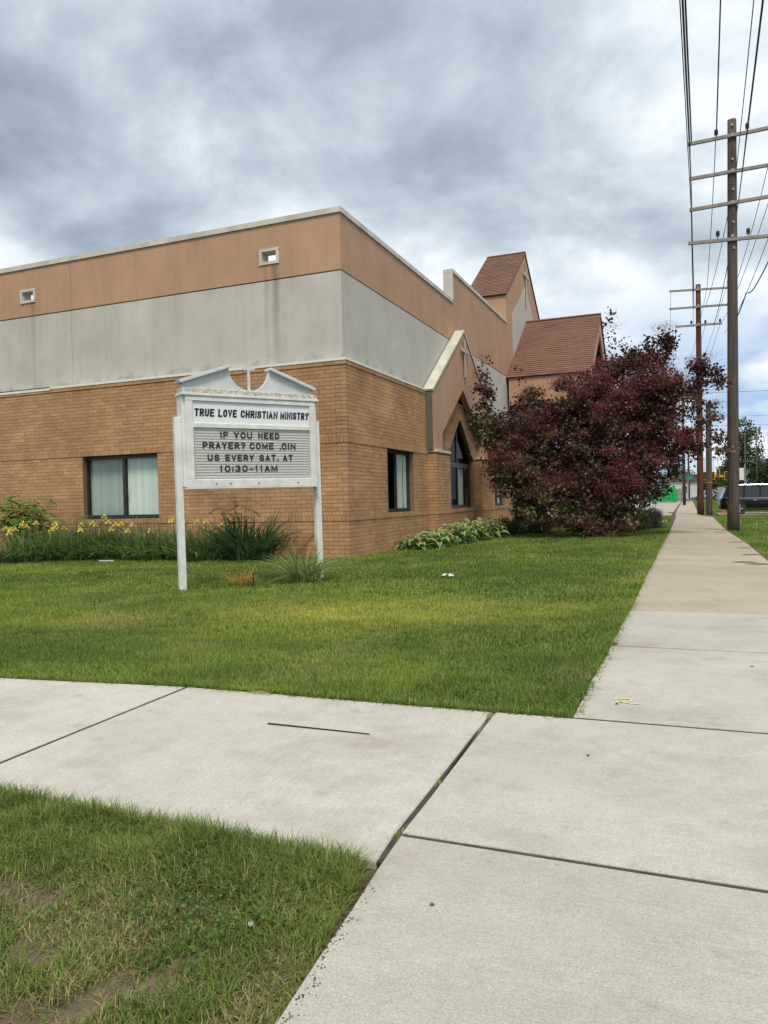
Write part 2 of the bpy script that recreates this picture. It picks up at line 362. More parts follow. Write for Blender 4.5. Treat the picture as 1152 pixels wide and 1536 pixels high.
for i, (px_, py_) in enumerate([(1108, 843), (1118, 832), (1109, 822), (1098, 813), (1075, 799), (1128, 846)]):  # soft shade of pole and grass, laid on the walk as dark patches
    q = ground(px_, py_); dirt_shade_patch('soil_and_shade', q.x+.12, q.y, .30, .16, .006, 60+i, M['dirt_and_shade'])
cb = MB(); rc = random.Random(12)
for i in range(260):
    t = rc.random(); x_, y_ = -1.15+.125*t+abs(rc.gauss(0, .022)), 2.56-1.1*t; s_ = rc.uniform(.0006, .0022); cb.box(x_-s_, x_+s_, y_-s_*1.3, y_+s_*1.3, -.004, s_*1.2)
for i in range(260):
    x_ = rc.uniform(-6, -.75); y_ = 4.9-abs(rc.gauss(0, .02)) if x_ > -3.7 else 4.86-(-3.7-x_)*.115; s_ = rc.uniform(.001, .005); cb.box(x_-s_, x_+s_, y_-s_, y_+s_, -.004, s_)
tag(cb.build('soil_and_shade', M['dirt_and_shade']), kind='stuff')
# ------------------------------------------------------------------ church
XW, YW = -8.02, 17.42
def stucco(name, col, dark, mould):
    m = mat(name, col, .92, var=.07, vscale=1.1, bump=0); t, b, noise, mixc, mth, rng_, vec, base = HELP[name]; L = t.links.new
    streak = noise(7., 7, (1, 1, .05), .68); fine = noise(55, 5, rg=.7); blot = noise(1.3, 6, (1, 1, .6), .6)
    c = mixc(rng_(streak, .45, .75, 0, .27), base, dark)
    c = mixc(1., c, rng_(blot, .3, .7, .90, 1.08), 'MULTIPLY')
    c = mixc(1., c, rng_(fine, .3, .7, .90, 1.10), 'MULTIPLY')
    if mould:                                  # black algae rising unevenly from the ledge at z = 5.14
        sp = t.nodes.new('ShaderNodeSeparateXYZ'); L(vec, sp.inputs[0])
        hgt = mth('SUBTRACT', sp.outputs[2], 5.13)
        nn = noise(1.7, 7, (1, 1, .8), .65)
        lim = rng_(nn, .40, .74, -.04, .40)
        k = rng_(mth('SUBTRACT', lim, hgt), -.04, .30, 0, .60)
        c = mixc(k, c, (.075, .075, .068))
    sp2 = t.nodes.new('ShaderNodeSeparateXYZ'); L(vec, sp2.inputs[0])
    for (sx_, zt_, wd_, st_) in ((-10.06, 7.86, .16, .55), (-18.62, 7.86, .14, .35), (-10.35, 7.86, .10, .25)):   # rain run-off under the scuppers
        wob = mth('MULTIPLY', mth('SUBTRACT', noise(2.5, 4, (.3, .3, 1)), .5), .16)
        dx_ = mth('ABSOLUTE', mth('ADD', mth('SUBTRACT', sp2.outputs[0], sx_), wob), 0.)
        k_ = mth('MULTIPLY', rng_(dx_, .02, wd_, st_, 0), rng_(mth('SUBTRACT', zt_, sp2.outputs[2]), 0., .06, 0, 1))
        k_ = mth('MULTIPLY', k_, rng_(mth('SUBTRACT', zt_, sp2.outputs[2]), .3, 2.7, 1, .25)); c = mixc(k_, c, (.10, .085, .07))
    L(c, b.inputs['Base Color'])
    bn = t.nodes.new('ShaderNodeBump'); bn.inputs['Strength'].default_value = .5; bn.inputs['Distance'].default_value = .01; L(noise(70, 6, rg=.65), bn.inputs['Height']); L(bn.outputs[0], b.inputs['Normal'])
    return m
M['tan'] = stucco('tan_stucco', (.43, .27, .172), (.26, .165, .115), False)
M['grey'] = stucco('grey_stucco', (.47, .46, .41), (.32, .315, .285), True)
M['brick'] = mat('tan_brick', (.445, .262, .132), .9, var=.16, vscale=.9, col2=(.335, .19, .095), rnd=.13, bump=.35, bscale=90)
M['mortar'] = mat('mortar', (.19, .125, .078), .95, var=.2, vscale=4)
M['coping'] = mat('cream_metal_coping', (.56, .55, .48), .55, var=.12, vscale=2.5, col2=(.44, .42, .36), vstretch=(1, 1, .15))
M['white_trim'] = mat('white_metal_flashing', (.66, .655, .60), .5, var=.10, vscale=6)
M['reveal'] = mat('reveal_joint', (.115, .062, .045), .9)
M['return'] = mat('olive_metal_return', (.11, .10, .075), .6)
M['core'] = mat('wall_core', (.25, .22, .19), .9)
M['bronze'] = mat('bronze_window_frame', (.028, .026, .027), .4, var=.2, vscale=8)
M['glass'] = glass_mat('window_glass', (.86, .90, .88), .05)
M['glass_mid'] = glass_mat('grey_window_glass', (.62, .67, .66), .05)
M['glass_dark'] = glass_mat('dark_window_glass', (.10, .115, .135), .02, .18)
M['blind'] = mat('vertical_blind', (.72, .78, .72), .8, rnd=.09)
M['interior'] = mat('interior_wall', (.20, .19, .18), .9)
M['shingle'] = mat('brown_shingle', (.175, .092, .064), .93, var=.18, vscale=1.3, rnd=.09, bump=.4, bscale=60)
M['fascia'] = mat('brown_fascia', (.05, .032, .026), .6)
M['cross'] = mat('weathered_cross_metal', (.42, .37, .32), .5, metal=.3, var=.15, vscale=8)
M['lime'] = mat('pale_cap_stone', (.50, .47, .41), .85, var=.2, vscale=6)

church = thing('church_building', (XW, YW, 0), 'tan brick church with stucco upper walls, stepped parapet and brown shingled gables', 'church')
def Pf(u, d, z): return (u, YW+d, z)            # front wall: u along X, d inwards
def Ps(u, d, z): return (XW-d, u, z)            # street-side wall: u along Y
def hexa_uv(mb, P, ub0, ub1, ut0, ut1, d0, d1, z0, z1, tint=None):
    mb.hexa([P(ub0, d0, z0), P(ub1, d0, z0), P(ub1, d1, z0), P(ub0, d1, z0), P(ut0, d0, z1), P(ut1, d0, z1), P(ut1, d1, z1), P(ut0, d1, z1)], tint)
COURSES = []                                     # (z0, z1, kind, projection)
z = -.12
for k in range(10): COURSES.append((z, z+.105, 'run', 0)); z += .105
COURSES.append((.93, 1.075, 'rowlock', .018)); z = 1.075
for k in range(18): COURSES.append((z, z+.1036, 'run', 0)); z += .1036
COURSES.append((z, 3.085, 'rowlock', .018)); z = 3.085
for k in range(18): COURSES.append((z, z+.1025, 'run', 0)); z += .1025
COURSES.append((z, 5.03, 'run', .022))
BRICKS = []
def brick_wall(P, u0, u1, openings, core, corner, zmax=9., depth=.32, start=0):
    """openings: functions z -> (a, b) or None. corner 'u1'/'u0' marks the end that turns at the building corner."""
    for ci, (z0, z1, kind, pj) in enumerate(COURSES):
        if z0 >= zmax-.02: continue
        def spans(zz):
            iv = [(u0, u1)]
            for op in openings:
                r = op(zz)
                if r:
                    nx = []
                    for a, b in iv:
                        if r[1] <= a or r[0] >= b: nx.append((a, b)); continue
                        if r[0] > a: nx.append((a, r[0]))
                        if r[1] < b: nx.append((r[1], b))
                    iv = nx
            return iv
        lo, hi = spans(z0+.004), spans(z1-.004)
        if len(lo) != len(hi): lo = hi = spans((z0+z1)/2)
        for (a0, b0), (a1, b1) in zip(lo, hi):
            e0 = .012 if a0 == u0 and corner == 'u0' else 0; e1 = .012 if b0 == u1 and corner == 'u1' else 0
            hexa_uv(core, P, a0+e0, b0-e1, a1+e0, b1-e1, .012, depth, z0, z1)
            pitch_ = .305 if kind == 'run' else .103
            off = (ci % 2)*pitch_/2 if kind == 'run' else 0
            a, b = min(a0, a1), max(b0, b1)
            lead = .1525 if kind == 'run' else 0
            if corner == 'u1': k0 = u1-off-math.ceil((u1-off-a)/pitch_)*pitch_
            else: k0 = u0+off-pitch_ if off else u0
            e = k0
            while e < b-.01:
                s0, s1 = max(e, a), min(e+pitch_, b)
                if s1-s0 > .02:
                    jv = .0045 if kind == 'run' else .006; jh = .0045
                    l0 = s0+(0 if s0 == u0 else jv); l1 = s1-(0 if s1 == u1 else jv)
                    lb0 = max(l0, a0+.002) if s0 <= max(a0, a1)+.001 else l0; lt0 = max(l0, a1+.002) if s0 <= max(a0, a1)+.001 else l0
                    lb1 = min(l1, b0-.002) if s1 >= min(b0, b1)-.001 else l1; lt1 = min(l1, b1-.002) if s1 >= min(b0, b1)-.001 else l1
                    pr = pj+RNG.uniform(-.0015, .0015); dd = .05
                    if corner == 'u1' and s1 >= u1-.001: lb1 += pj; lt1 += pj; dd = .095
                    if corner == 'u0' and s0 <= u0+.001:
                        sh = .097 if True else 0
                        lb0 = lt0 = u0+.097
                    if lb1-lb0 > .015 or lt1-lt0 > .015:
                        lb1 = max(lb1, lb0+.001); lt1 = max(lt1, lt0+.001)
                        BRICKS.append((P, lb0, lb1, lt0, lt1, -pr, dd, z0+jh, z1-(jh if kind == 'run' else .003)))
                e += pitch_
def rect(a, b, z0, z1): return lambda z: (a, b) if z0 < z < z1 else None
WF = (-16.72, -13.98, 1.085, 2.93)
W1 = (20.16, 22.42, 1.085, 2.93); W3 = (33.15, 35.05, 1.085, 2.93)
def pointed(z):
    if z < 1.085 or z > 4.5: return None
    h = 1.75 if z < 2.95 else 1.75*(4.5-z)/1.55
    return (27.75-h, 27.75+h) if h > .08 else None
DOOR = (37.4, 45.8, -.2, 3.2)
corebm = MB()
brick_wall(Pf, -24., XW, [rect(*WF)], corebm, 'u1')
brick_wall(Ps, YW, 46.6, [rect(*W1), pointed, rect(*W3), rect(*DOOR)], corebm, 'u0')
bw = corebm.build('brick_wall', M['mortar'], church)
# choose the 300 bricks that show largest as parts; the rest share one mesh
def vis(b):
    P, a, c, _, _, d0, d1, z0, z1 = b
    m_ = np.array(P((a+c)/2, d0, (z0+z1)/2))-np.array([0, 0, CAMH]); dep = m_@cf
    x = CX+FOC*(m_@cr)/dep; y = CY-FOC*(m_@cu)/dep
    if x < 0 or z1 < .25: return 0
    if 262 < x < 482 and 545 < y < 738: return 0          # behind the sign cabinet
    if x < 410 and y > 745: return 0                      # behind the iris bed
    fac = abs(m_[1] if P is Pf else m_[0])/np.linalg.norm(m_)
    return (c-a)*(z1-z0)*fac/dep**2
BRICKS.sort(key=vis, reverse=True)
bo = ORG[church.name]; mcache = {}
for (P, a, c, a2, c2, d0, d1, z0, z1) in BRICKS[:300]:
    key = (P is Pf, round(c-a, 3), round(d0, 3), round(d1, 3), round(z1-z0, 3)); cen = Vector(P((a+c)/2, (d0+d1)/2, (z0+z1)/2))
    if key not in mcache:
        b = MB(); l, d, h = (c-a)/2, (d1-d0)/2, (z1-z0)/2
        b.box(-l, l, -d, d, -h, h) if P is Pf else b.box(-d, d, -l, l, -h, h)
        o = b.build('brick', M['brick'], None, bevel=.003); mcache[key] = o.data
    else:
        o = bpy.data.objects.new('brick', mcache[key]); COL.objects.link(o)
    o.parent = bw; o.location = cen-bo; ORG[o.name] = bo
rest = MB()
for (P, a, c, a2, c2, d0, d1, z0, z1) in BRICKS[300:]: hexa_uv(rest, P, a, c, a2, c2, d0, d1, z0, z1, RNG.random())
rest.build('bricks', M['brick'], bw, kind='stuff')

# stucco bands: panels with open joints over a dark reveal
IN = .12; TH = .10
def cut(P, u0, u1, z0, z1, m, name, holes=(), miter0=False, miter1=False, d=IN, th=TH):
    """a panel, decomposed round rectangular holes into one mesh"""
    b = MB(); us = sorted({u0, u1}|{h[0] for h in holes}|{h[1] for h in holes}); zs = sorted({z0, z1}|{h[2] for h in holes}|{h[3] for h in holes})
    for a, c in zip(us, us[1:]):
        for e, f in zip(zs, zs[1:]):
            if any(h[0] <= a and c <= h[1] and h[2] <= e and f <= h[3] for h in holes): continue
            m0 = th if miter0 and a == u0 else 0; m1 = -th if miter1 and c == u1 else 0
            b.hexa([P(a, d, e), P(c, d, e), P(c+m1, d+th, e), P(a+m0, d+th, e), P(a, d, f), P(c, d, f), P(c+m1, d+th, f), P(a+m0, d+th, f)])
    return b.build(name, m, church)
XC, YC = XW-IN, YW+IN
SCUP = [(-10.52, -9.94, 7.83, 8.16), (-19.1, -18.5, 7.83, 8.16)]
GJ = .012
cut(Pf, -24, -17.1-GJ, 5.14, 7.35, M['grey'], 'stucco_panel'); cut(Pf, -17.1, XC, 5.14, 7.35, M['grey'], 'stucco_panel', miter1=True)
cut(Pf, -24, -17.1-GJ, 7.385, 8.83, M['tan'], 'stucco_panel', [SCUP[1]]); cut(Pf, -17.1, XC, 7.385, 8.83, M['tan'], 'stucco_panel', [SCUP[0]], miter1=True)
sj = [YC, 23.54, 27.5, 31.2, 36.6]
for i, (a, c) in enumerate(zip(sj, sj[1:])):
    cut(Ps, a+(0 if i == 0 else GJ), c, 5.14, 7.35, M['grey'], 'stucco_panel', miter0=i == 0)
    cut(Ps, a+(0 if i == 0 else GJ), c, 7.385, 8.83 if i < 2 else 10.0, M['tan'], 'stucco_panel', miter0=i == 0)
# dark reveal and structural backing
bk = MB()
bk.box(-24, XC-TH-.30, YC+TH*.7, YC+TH, 5.14, 7.5)
def holed(P, u0, u1, z0, z1, d0, d1, holes, b):
    us = sorted({u0, u1}|{h[0] for h in holes}|{h[1] for h in holes}); zs = sorted({z0, z1}|{h[2] for h in holes}|{h[3] for h in holes})
    for a, c in zip(us, us[1:]):
        for e, f in zip(zs, zs[1:]):
            if any(h[0] <= a and c <= h[1] and h[2] <= e and f <= h[3] for h in holes): continue
            hexa_uv(b, P, a, c, a, c, d0, d1, e, f)
bk = MB(); holed(Pf, -24, XC-TH+.03, 5.1, 8.83, IN+TH-.03, IN+TH+.2, SCUP, bk)
holed(Ps, YC+TH+.2, 46.6, 5.1, 8.83, IN+TH-.03, IN+TH+.2, [], bk); hexa_uv(bk, Ps, 27.52, 36.6, 27.52, 36.6, IN+TH-.03, IN+TH+.2, 8.83, 10.0)
bk.build('backing_wall', M['reveal'], church)
# flashing ledge between brick and stucco, in lengths; the left-hand front length has slipped
def ledge(P, a, c, m0, m1, dz=0):
    b = MB(); o0, o1 = -.035, .16
    b.hexa([P(a-m0*.035, o0, 5.035+dz), P(c+m1*.035, o0, 5.035+dz), P(c-m1*.16, o1, 5.035+dz), P(a+m0*.16, o1, 5.035+dz), P(a-m0*.035, o0, 5.105+dz), P(c+m1*.035, o0, 5.105+dz), P(c-m1*.16, o1, 5.137+dz), P(a+m0*.16, o1, 5.137+dz)])
    b.build('flashing', M['white_trim'], church)
ledge(Pf, -24, -17.88, 0, 0, -.03); ledge(Pf, -17.87, XW, 0, 1); ledge(Ps, YW, 23.72, 1, 0); ledge(Ps, 31.3, 36.4, 0, 0)
# copings
def coping(P, a, c, z0, z1, m0=0, m1=0, d0=IN-.04, d1=.45, name='coping'):
    b = MB(); w_ = d1-d0
    b.hexa([P(a, d0, z0), P(c, d0, z0), P(c-m1*w_, d1, z0), P(a+m0*w_, d1, z0), P(a, d0, z1), P(c, d0, z1), P(c-m1*w_, d1, z1-.02), P(a+m0*w_, d1, z1-.02)])
    b.build(name, M['coping'], church)
coping(Pf, -24, -14.02, 8.832, 8.97); coping(Pf, -14.01, XW-IN+.04, 8.832, 8.97, 0, 1)
coping(Ps, YW+IN-.04, 23.5, 8.832, 8.97, 1, 0); coping(Ps, 23.51, 27.44, 8.832, 8.97)
coping(Ps, 27.43, 36.62, 10.0, 10.13)
b = MB(); hexa_uv(b, Ps, 27.43, 27.5, 27.43, 27.5, IN-.041, .451, 8.975, 9.995); b.build('coping', M['coping'], church)
# scuppers
for (a, c, e, f) in SCUP:
    s = MB(); fw = .075
    for (p, q, r_, t_) in ((a-.01, a+fw, e, f), (c-fw, c+.01, e, f)): hexa_uv(s, Pf, p, q, p, q, IN-.03, IN+.32, r_, t_)
    for (p, q, r_, t_) in ((a-.01, c+.01, e-fw+.03, e+.03), (a-.01, c+.01, f-.03, f+fw-.03)): hexa_uv(s, Pf, p, q, p, q, IN-.032, IN+.32, r_, t_)
    s.build('scupper', M['coping'], church)
# roof and unseen walls
MB().box(-24, XW-.45, YW+.5, 46.4, 7.45, 7.6).build('flat_roof', M['asphalt'], church)
b = MB(); b.box(-24.2, -24, YW, 46.6, -.1, 8.9); b.box(-24, XW, 46.6, 46.8, -.1, 8.9); b.build('rear_wall', M['tan'], church)
MB().box(-24, XW-.4, YW+.4, 46.4, -.05, .02).build('floor', M['interior'], church)
b = MB(); b.box(-23.9, -8.6, 21.2, 21.3, .02, 7.4); b.box(-11.6, -11.5, 21.3, 46, .02, 7.4); b.box(-9.0, -8.9, 36.8, 46.5, .02, 7.4); b.build('partition', M['interior'], church)

# windows
def sash(P, a, c, z0, z1, d, win, parts, fw=.055):
    """outer frame + mullions; parts = [(u0, u1, glass)]"""
    f = MB()
    hexa_uv(f, P, a, c, a, c, d, d+.09, z0, z0+.10); hexa_uv(f, P, a, c, a, c, d, d+.09, z1-.09, z1)
    hexa_uv(f, P, a, a+fw, a, a+fw, d-.002, d+.092, z0, z1); hexa_uv(f, P, c-fw, c, c-fw, c, d-.002, d+.092, z0, z1)
    f.build('frame', M['bronze'], win)
    for (p, q, gm) in parts:
        g_ = MB(); g_.poly([P(p, d+.047, z0+.10), P(q, d+.047, z0+.10), P(q, d+.047, z1-.09), P(p, d+.047, z1-.09)], [(0, 1, 2, 3)]); g_.build('pane', gm, win, recalc=False)
    for (p, q, _), (r_, s_, _) in zip(parts, parts[1:]):
        m_ = MB(); hexa_uv(m_, P, q-.002, r_+.002, q-.002, r_+.002, d-.01, d+.085, z0+.1, z1-.09); m_.build('mullion', M['bronze'], win)
def blind(P, a, c, z0, z1, d, win, step=.115, ang=.35):
    b = MB(); u = a
    while u < c-.02:
        e = min(u+step, c); b.poly([P(u, d, z0), P(e+.01, d+step*ang, z0), P(e+.01, d+step*ang, z1), P(u, d, z1)], [(0, 1, 2, 3)], RNG.random()); u += step
    b.build('blind', M['blind'], win, recalc=False)
def window_part():
    o = bpy.data.objects.new('window', None); COL.objects.link(o); o.parent = church; ORG[o.name] = ORG[church.name]; return o
# each window: frame is the part, panes, mullion and blind its pieces
wn_ = window_part(); a, c, e, f = WF; mid = (a+c)/2
sash(Pf, a, c, e, f, .16, wn_, [(a+.055, mid-.01, M['glass_mid']), (mid+.09, c-.055, M['glass'])]); blind(Pf, a, mid+.02, e+.1, f, .30, wn_, .115, .5); blind(Pf, mid+.05, c, e+.1, f, .27, wn_, .125, .42)
MB().box(mid+.12, mid+.16, YW+.14, YW+.16, 1.78, 1.95).build('latch', M['bronze'], wn_)
wn_ = window_part(); a, c, e, f = W1; mid = a+1.05
sash(Ps, a, c, e, f, .16, wn_, [(a+.055, mid-.05, M['glass_dark']), (mid+.06, c-.055, M['glass'])]); blind(Ps, mid, c-.45, e+.1, f, .235, wn_, .11, .05); blind(Ps, c-.36, c, e+.1, f, .25, wn_, .11, .05)
wn_ = window_part(); a, c, e, f = W3; mid = (a+c)/2
sash(Ps, a, c, e, f, .16, wn_, [(a+.055, mid-.05, M['glass_dark']), (mid+.05, c-.055, M['glass'])]); blind(Ps, mid, c, e+.1, f, .24, wn_, .11, .05)
# pointed window in the little gable
wn_ = window_part(); f = MB(); d = .14; Yc = 27.75
pent = lambda s, zb: [(Yc-1.75+s, zb), (Yc+1.75-s, zb), (Yc+1.75-s, 2.95+s*.15), (Yc, 4.5-s*1.25), (Yc-1.75+s, 2.95+s*.15)]
o_, i_ = pent(.0, 1.085), pent(.085, 1.19)
for k in range(5):
    p, q, r_, s_ = o_[k], o_[(k+1) % 5], i_[(k+1) % 5], i_[k]
    f.prism([Ps(p[0], d, p[1]), Ps(q[0], d, q[1]), Ps(r_[0], d, r_[1]), Ps(s_[0], d, s_[1])], (-.10, 0, 0))
hexa_uv(f, Ps, Yc-1.68, Yc+1.68, Yc-1.68, Yc+1.68, d+.005, d+.095, 2.62, 2.80); hexa_uv(f, Ps, Yc-.04, Yc+.04, Yc-.04, Yc+.04, d+.01, d+.09, 2.80, 4.40)
for u in (Yc-.85, Yc+.02): hexa_uv(f, Ps, u, u+.09, u, u+.09, d+.012, d+.088, 1.17, 2.64)
f.build('frame', M['bronze'], wn_)
pn = MB(); pn.poly([Ps(Yc-1.67, d+.05, 2.79), Ps(Yc+1.67, d+.05, 2.79), Ps(Yc+1.67, d+.05, 2.96), Ps(Yc, d+.05, 4.41), Ps(Yc-1.67, d+.05, 2.96)], [(0, 1, 2, 3, 4)]); pn.build('pane', M['glass_dark'], wn_, recalc=False)
for p, q, gm in ((Yc-1.67, Yc-.85, M['glass']), (Yc-.76, Yc+.02, M['glass_dark']), (Yc+.11, Yc+1.67, M['glass'])):
    pn = MB(); pn.poly([Ps(p, d+.05, 1.18), Ps(q, d+.05, 1.18), Ps(q, d+.05, 2.63), Ps(p, d+.05, 2.63)], [(0, 1, 2, 3)]); pn.build('pane', gm, wn_, recalc=False)
blind(Ps, Yc+.35, Yc+1.0, 1.2, 2.6, d+.09, wn_, .11, .05); blind(Ps, Yc-1.6, Yc-.9, 1.2, 2.6, d+.09, wn_, .11, .05)
MB().box(XW-.36, XW-.33, Yc-2, Yc+2, 2.72, 4.7).build('attic_panel', M['interior'], wn_)

# little gable with its cut-out, coping, cap stones and brick piers
XG = -7.78; gY = 27.6
outer = [(23.72, 3.10), (24.72, 3.10), (24.72, 3.70), (27.42, 5.52), (30.12, 3.70), (30.12, 3.10), (31.48, 3.10), (31.48, 5.03), (gY, 7.72), (23.72, 5.03)]
gb = MB()
for ids in ((0, 1, 2, 9), (2, 3, 8, 9), (3, 4, 7, 8), (4, 5, 6, 7)): gb.prism([(XG, *outer[k]) for k in ids], (-.24, 0, 0))
gb.build('gable_front', M['tan'], church)
lining = MB()                                     # grey return on the gable's near end
lining.box(XW+.002, XG-.01, 23.69, 23.718, 3.1, 5.02); lining.build('downpipe_cover', M['return'], church)
cp = MB()
for sg, y0 in ((1, 23.70), (-1, 31.50)):
    n = Vector((0, -sg*2.69, 3.88)).normalized(); a_ = Vector((XG+.04, y0-.02*sg, 5.025)); c_ = Vector((XG+.04, gY, 7.725)); t = n*.07
    pts = [a_, c_, c_+Vector((0, 0, .085)), a_+t]; cp.prism(pts, (-.36, 0, 0))
cp.build('coping', M['coping'], church)
cpc = MB(); bar = lambda z0, z1, y0, y1, x0, x1: cpc.box(x0, x1, y0, y1, z0, z1)
def cross(name, X, Yc_, z0, z1, w_, arm, za):
    b = MB(); b.box(X+.04, X+.09, Yc_-w_/2, Yc_+w_/2, z0, z1); b.box(X+.045, X+.10, Yc_-arm, Yc_+arm, za-w_*.55, za+w_*.55)
    for q in (z0+.06, z1-.06): b.box(X-.01, X+.045, Yc_-.03, Yc_+.03, q-.03, q+.03)
    return b.build(name, M['cross'], church, bevel=.008)
cross('cross', XG, 27.55, 5.98, 7.42, .13, .50, 6.98)
def pier(y0, y1):
    core = MB(); X1 = -7.72; core.box(XW-.005, X1-.012, y0+.012, y1-.012, -.1, 3.0); pr = core.build('brick_pier', M['mortar'], church)
    bb = MB()
    for ci, (z0, z1, kind, pj) in enumerate(COURSES):
        if z0 > 2.85 or (z0 < 3. and kind == 'rowlock' and z0 > 2): continue
        zt = min(z1, 2.99)
        if kind == 'rowlock':
            k = y0
            while k < y1-.02: bb.box(X1-.05, X1+pj, k+.004, min(k+.1, y1)-.004, z0+.005, zt-.003, RNG.random()); k += .1
            bb.box(XW+.002, X1-.055, y0-pj, y0+.05, z0+.005, zt-.003, RNG.random()); continue
        odd = ci % 2; k = y0-(.15 if odd else 0)
        while k < y1-.02:
            a0, a1 = max(k, y0), min(k+.305, y1)
            if a1-a0 > .03: bb.box(X1-.09, X1, a0+(.004 if a0 > y0 else 0), a1-(.004 if a1 < y1 else 0), z0+.006, zt-.006, RNG.random())
            k += .305
        bb.box(XW+.002, X1-.095, y0, y0+.09, z0+.006, zt-.006, RNG.random()); bb.box(XW+.002, X1-.095, y1-.09, y1, z0+.006, zt-.006, RNG.random())
    bb.build('bricks', M['brick'], pr, kind='stuff')
    MB().box(XW+.003, X1+.03, y0-.03, y1+.03, 3.0, 3.09).build('cap_stone', M['lime'], pr, bevel=.01)
pier(23.78, 25.38); pier(29.75, 31.40)

# tower gable over the entrance, flush with the side wall
TY, TZ, TE, Te = 41.6, 14.85, 4.98, 11.42
XF = XC; XB = -10.15
b = MB(); b.prism([(XF, TY-TE, 7.385), (XF, TY+TE, 7.385), (XF, TY+TE, Te), (XF, TY, TZ), (XF, TY-TE, Te)], (-.1, 0, 0)); b.build('tower_front', M['tan'], church)
b = MB(); b.box(XB, XF-.1, TY-TE, TY-TE+.1, 7.5, Te-.02); b.build('tower_side', M['tan'], church)
b = MB(); b.box(XB, XF-.1, TY+TE-.1, TY+TE, 7.5, Te-.02); b.prism([(XB, TY-TE, 7.5), (XB, TY+TE, 7.5), (XB, TY+TE, Te), (XB, TY, TZ-.1), (XB, TY-TE, Te)], (-.1, 0, 0)); b.build('tower_side', M['tan'], church)
b = MB(); b.prism([(XF+.012, 38.1, 7.6), (XF+.012, 45.1, 7.6), (XF+.012, 45.1, 10.75), (XF+.012, TY, 13.05), (XF+.012, 38.1, 10.75)], (-.04, 0, 0)); b.build('stucco_panel', M['grey'], church)
cut(Ps, 36.6+GJ, 46.6, 5.14, 7.35, M['grey'], 'stucco_panel')
cross('cross', XF, TY, 11.9, 14.2, .16, .62, 13.6)
def shingle_roof(name, x0, x1, ye, ze, yr, zr, over=.12, th=.05):
    """stepped shingle courses from eave (ye, ze) to ridge (yr, zr), x0..x1 along the ridge"""
    b = MB(); e = Vector((0, ye, ze)); r_ = Vector((0, yr, zr)); d = (r_-e); ln = d.length; d.normalize(); n = Vector((0, -d.z, d.y)) if d.y > 0 else Vector((0, d.z, -d.y))
    e = e-d*over; ln += over; cs = .22; rows = int(ln/cs)+1
    for i in range(rows):
        s0, s1 = i*cs, min((i+1)*cs+.01, ln); rowt = RNG.random(); x = x0-RNG.uniform(0, .3)
        while x < x1:
            wv = RNG.choice((.3, .3, .4, .6, .9)); a, c = max(x, x0), min(x+wv, x1)-.004; x += wv
            if c-a < .02: continue
            h0 = .026+RNG.uniform(0, .008); p0, p1 = e+d*s0, e+d*s1
            b.hexa([Vector((a, 0, 0))+p0, Vector((c, 0, 0))+p0, Vector((c, 0, 0))+p1, Vector((a, 0, 0))+p1, Vector((a, 0, 0))+p0+n*h0, Vector((c, 0, 0))+p0+n*h0, Vector((c, 0, 0))+p1+n*.006, Vector((a, 0, 0))+p1+n*.006], (rowt*.75+RNG.random()*.25) % 1)
    roof = MB(); p0, p1 = e, r_
    roof.prism([Vector((x0+.01, 0, 0))+p0-n*.004, Vector((x1-.01, 0, 0))+p0-n*.004, Vector((x1-.01, 0, 0))+p1-n*.004, Vector((x0+.01, 0, 0))+p1-n*.004], -n*th)
    ro = roof.build('roof', M['fascia'], church); b.build('shingles', M['shingle'], ro, kind='stuff'); return ro
for sg in (-1, 1): shingle_roof('roof', XB-.1, XF+.06, TY+sg*TE, Te+.06, TY, TZ+.06)
b = MB(); b.prism([(XB-.1, TY-.1, TZ+.06), (XB-.1, TY, TZ+.14), (XB-.1, TY+.1, TZ+.06)], (XF+.06-XB+.1, 0, 0)); b.build('ridge_cap', M['shingle'], church)
# entrance canopy projecting to the street
CE, CZ, Ce, XE = 5.2, 11.03, 7.30, -4.2
for sg in (-1, 1):
    shingle_roof('roof', XF+.02, XE+.07, TY+sg*CE, Ce+.04, TY, CZ+.04)
    b = MB(); y_ = TY+sg*CE; b.box(XW+.002, XE-.1, min(y_, y_-sg*.12), max(y_, y_-sg*.12), 5.93, Ce); b.build('canopy_side', M['tan'], church)
    p = MB(); p.box(XE-.62, XE-.02, min(y_, y_-sg*.7), max(y_, y_-sg*.7), -.05, 5.94); p.build('canopy_pier', M['brick'], church)
b = MB(); b.prism([(XF+.02, TY-.1, CZ+.05), (XF+.02, TY, CZ+.13), (XF+.02, TY+.1, CZ+.05)], (XE+.05-XF, 0, 0)); b.build('ridge_cap', M['shingle'], church)
b = MB(); sl_ = (CZ-Ce)/CE; q = 1.25; qz = CZ-1.0
for sg in (-1, 1): b.prism([(XE, TY+sg*CE, 5.93), (XE, TY+sg*CE, Ce), (XE, TY, CZ), (XE, TY, qz), (XE, TY+sg*(CE-q), qz-sl_*(CE-q)), (XE, TY+sg*(CE-q), 5.93)], (-.1, 0, 0))
b.build('canopy_front', M['tan'], church)
b = MB(); b.prism([(XE-.5, TY-CE+.3, 5.93), (XE-.5, TY+CE-.3, 5.93), (XE-.5, TY+CE-.3, Ce-.2), (XE-.5, TY, CZ-.3), (XE-.5, TY-CE+.3, Ce-.2)], (-.06, 0, 0)); b.build('canopy_recess', M['tan'], church)
MB().box(XW+.01, XE-.12, TY-CE+.13, TY+CE-.13, 5.86, 5.92).build('soffit', M['fascia'], church)
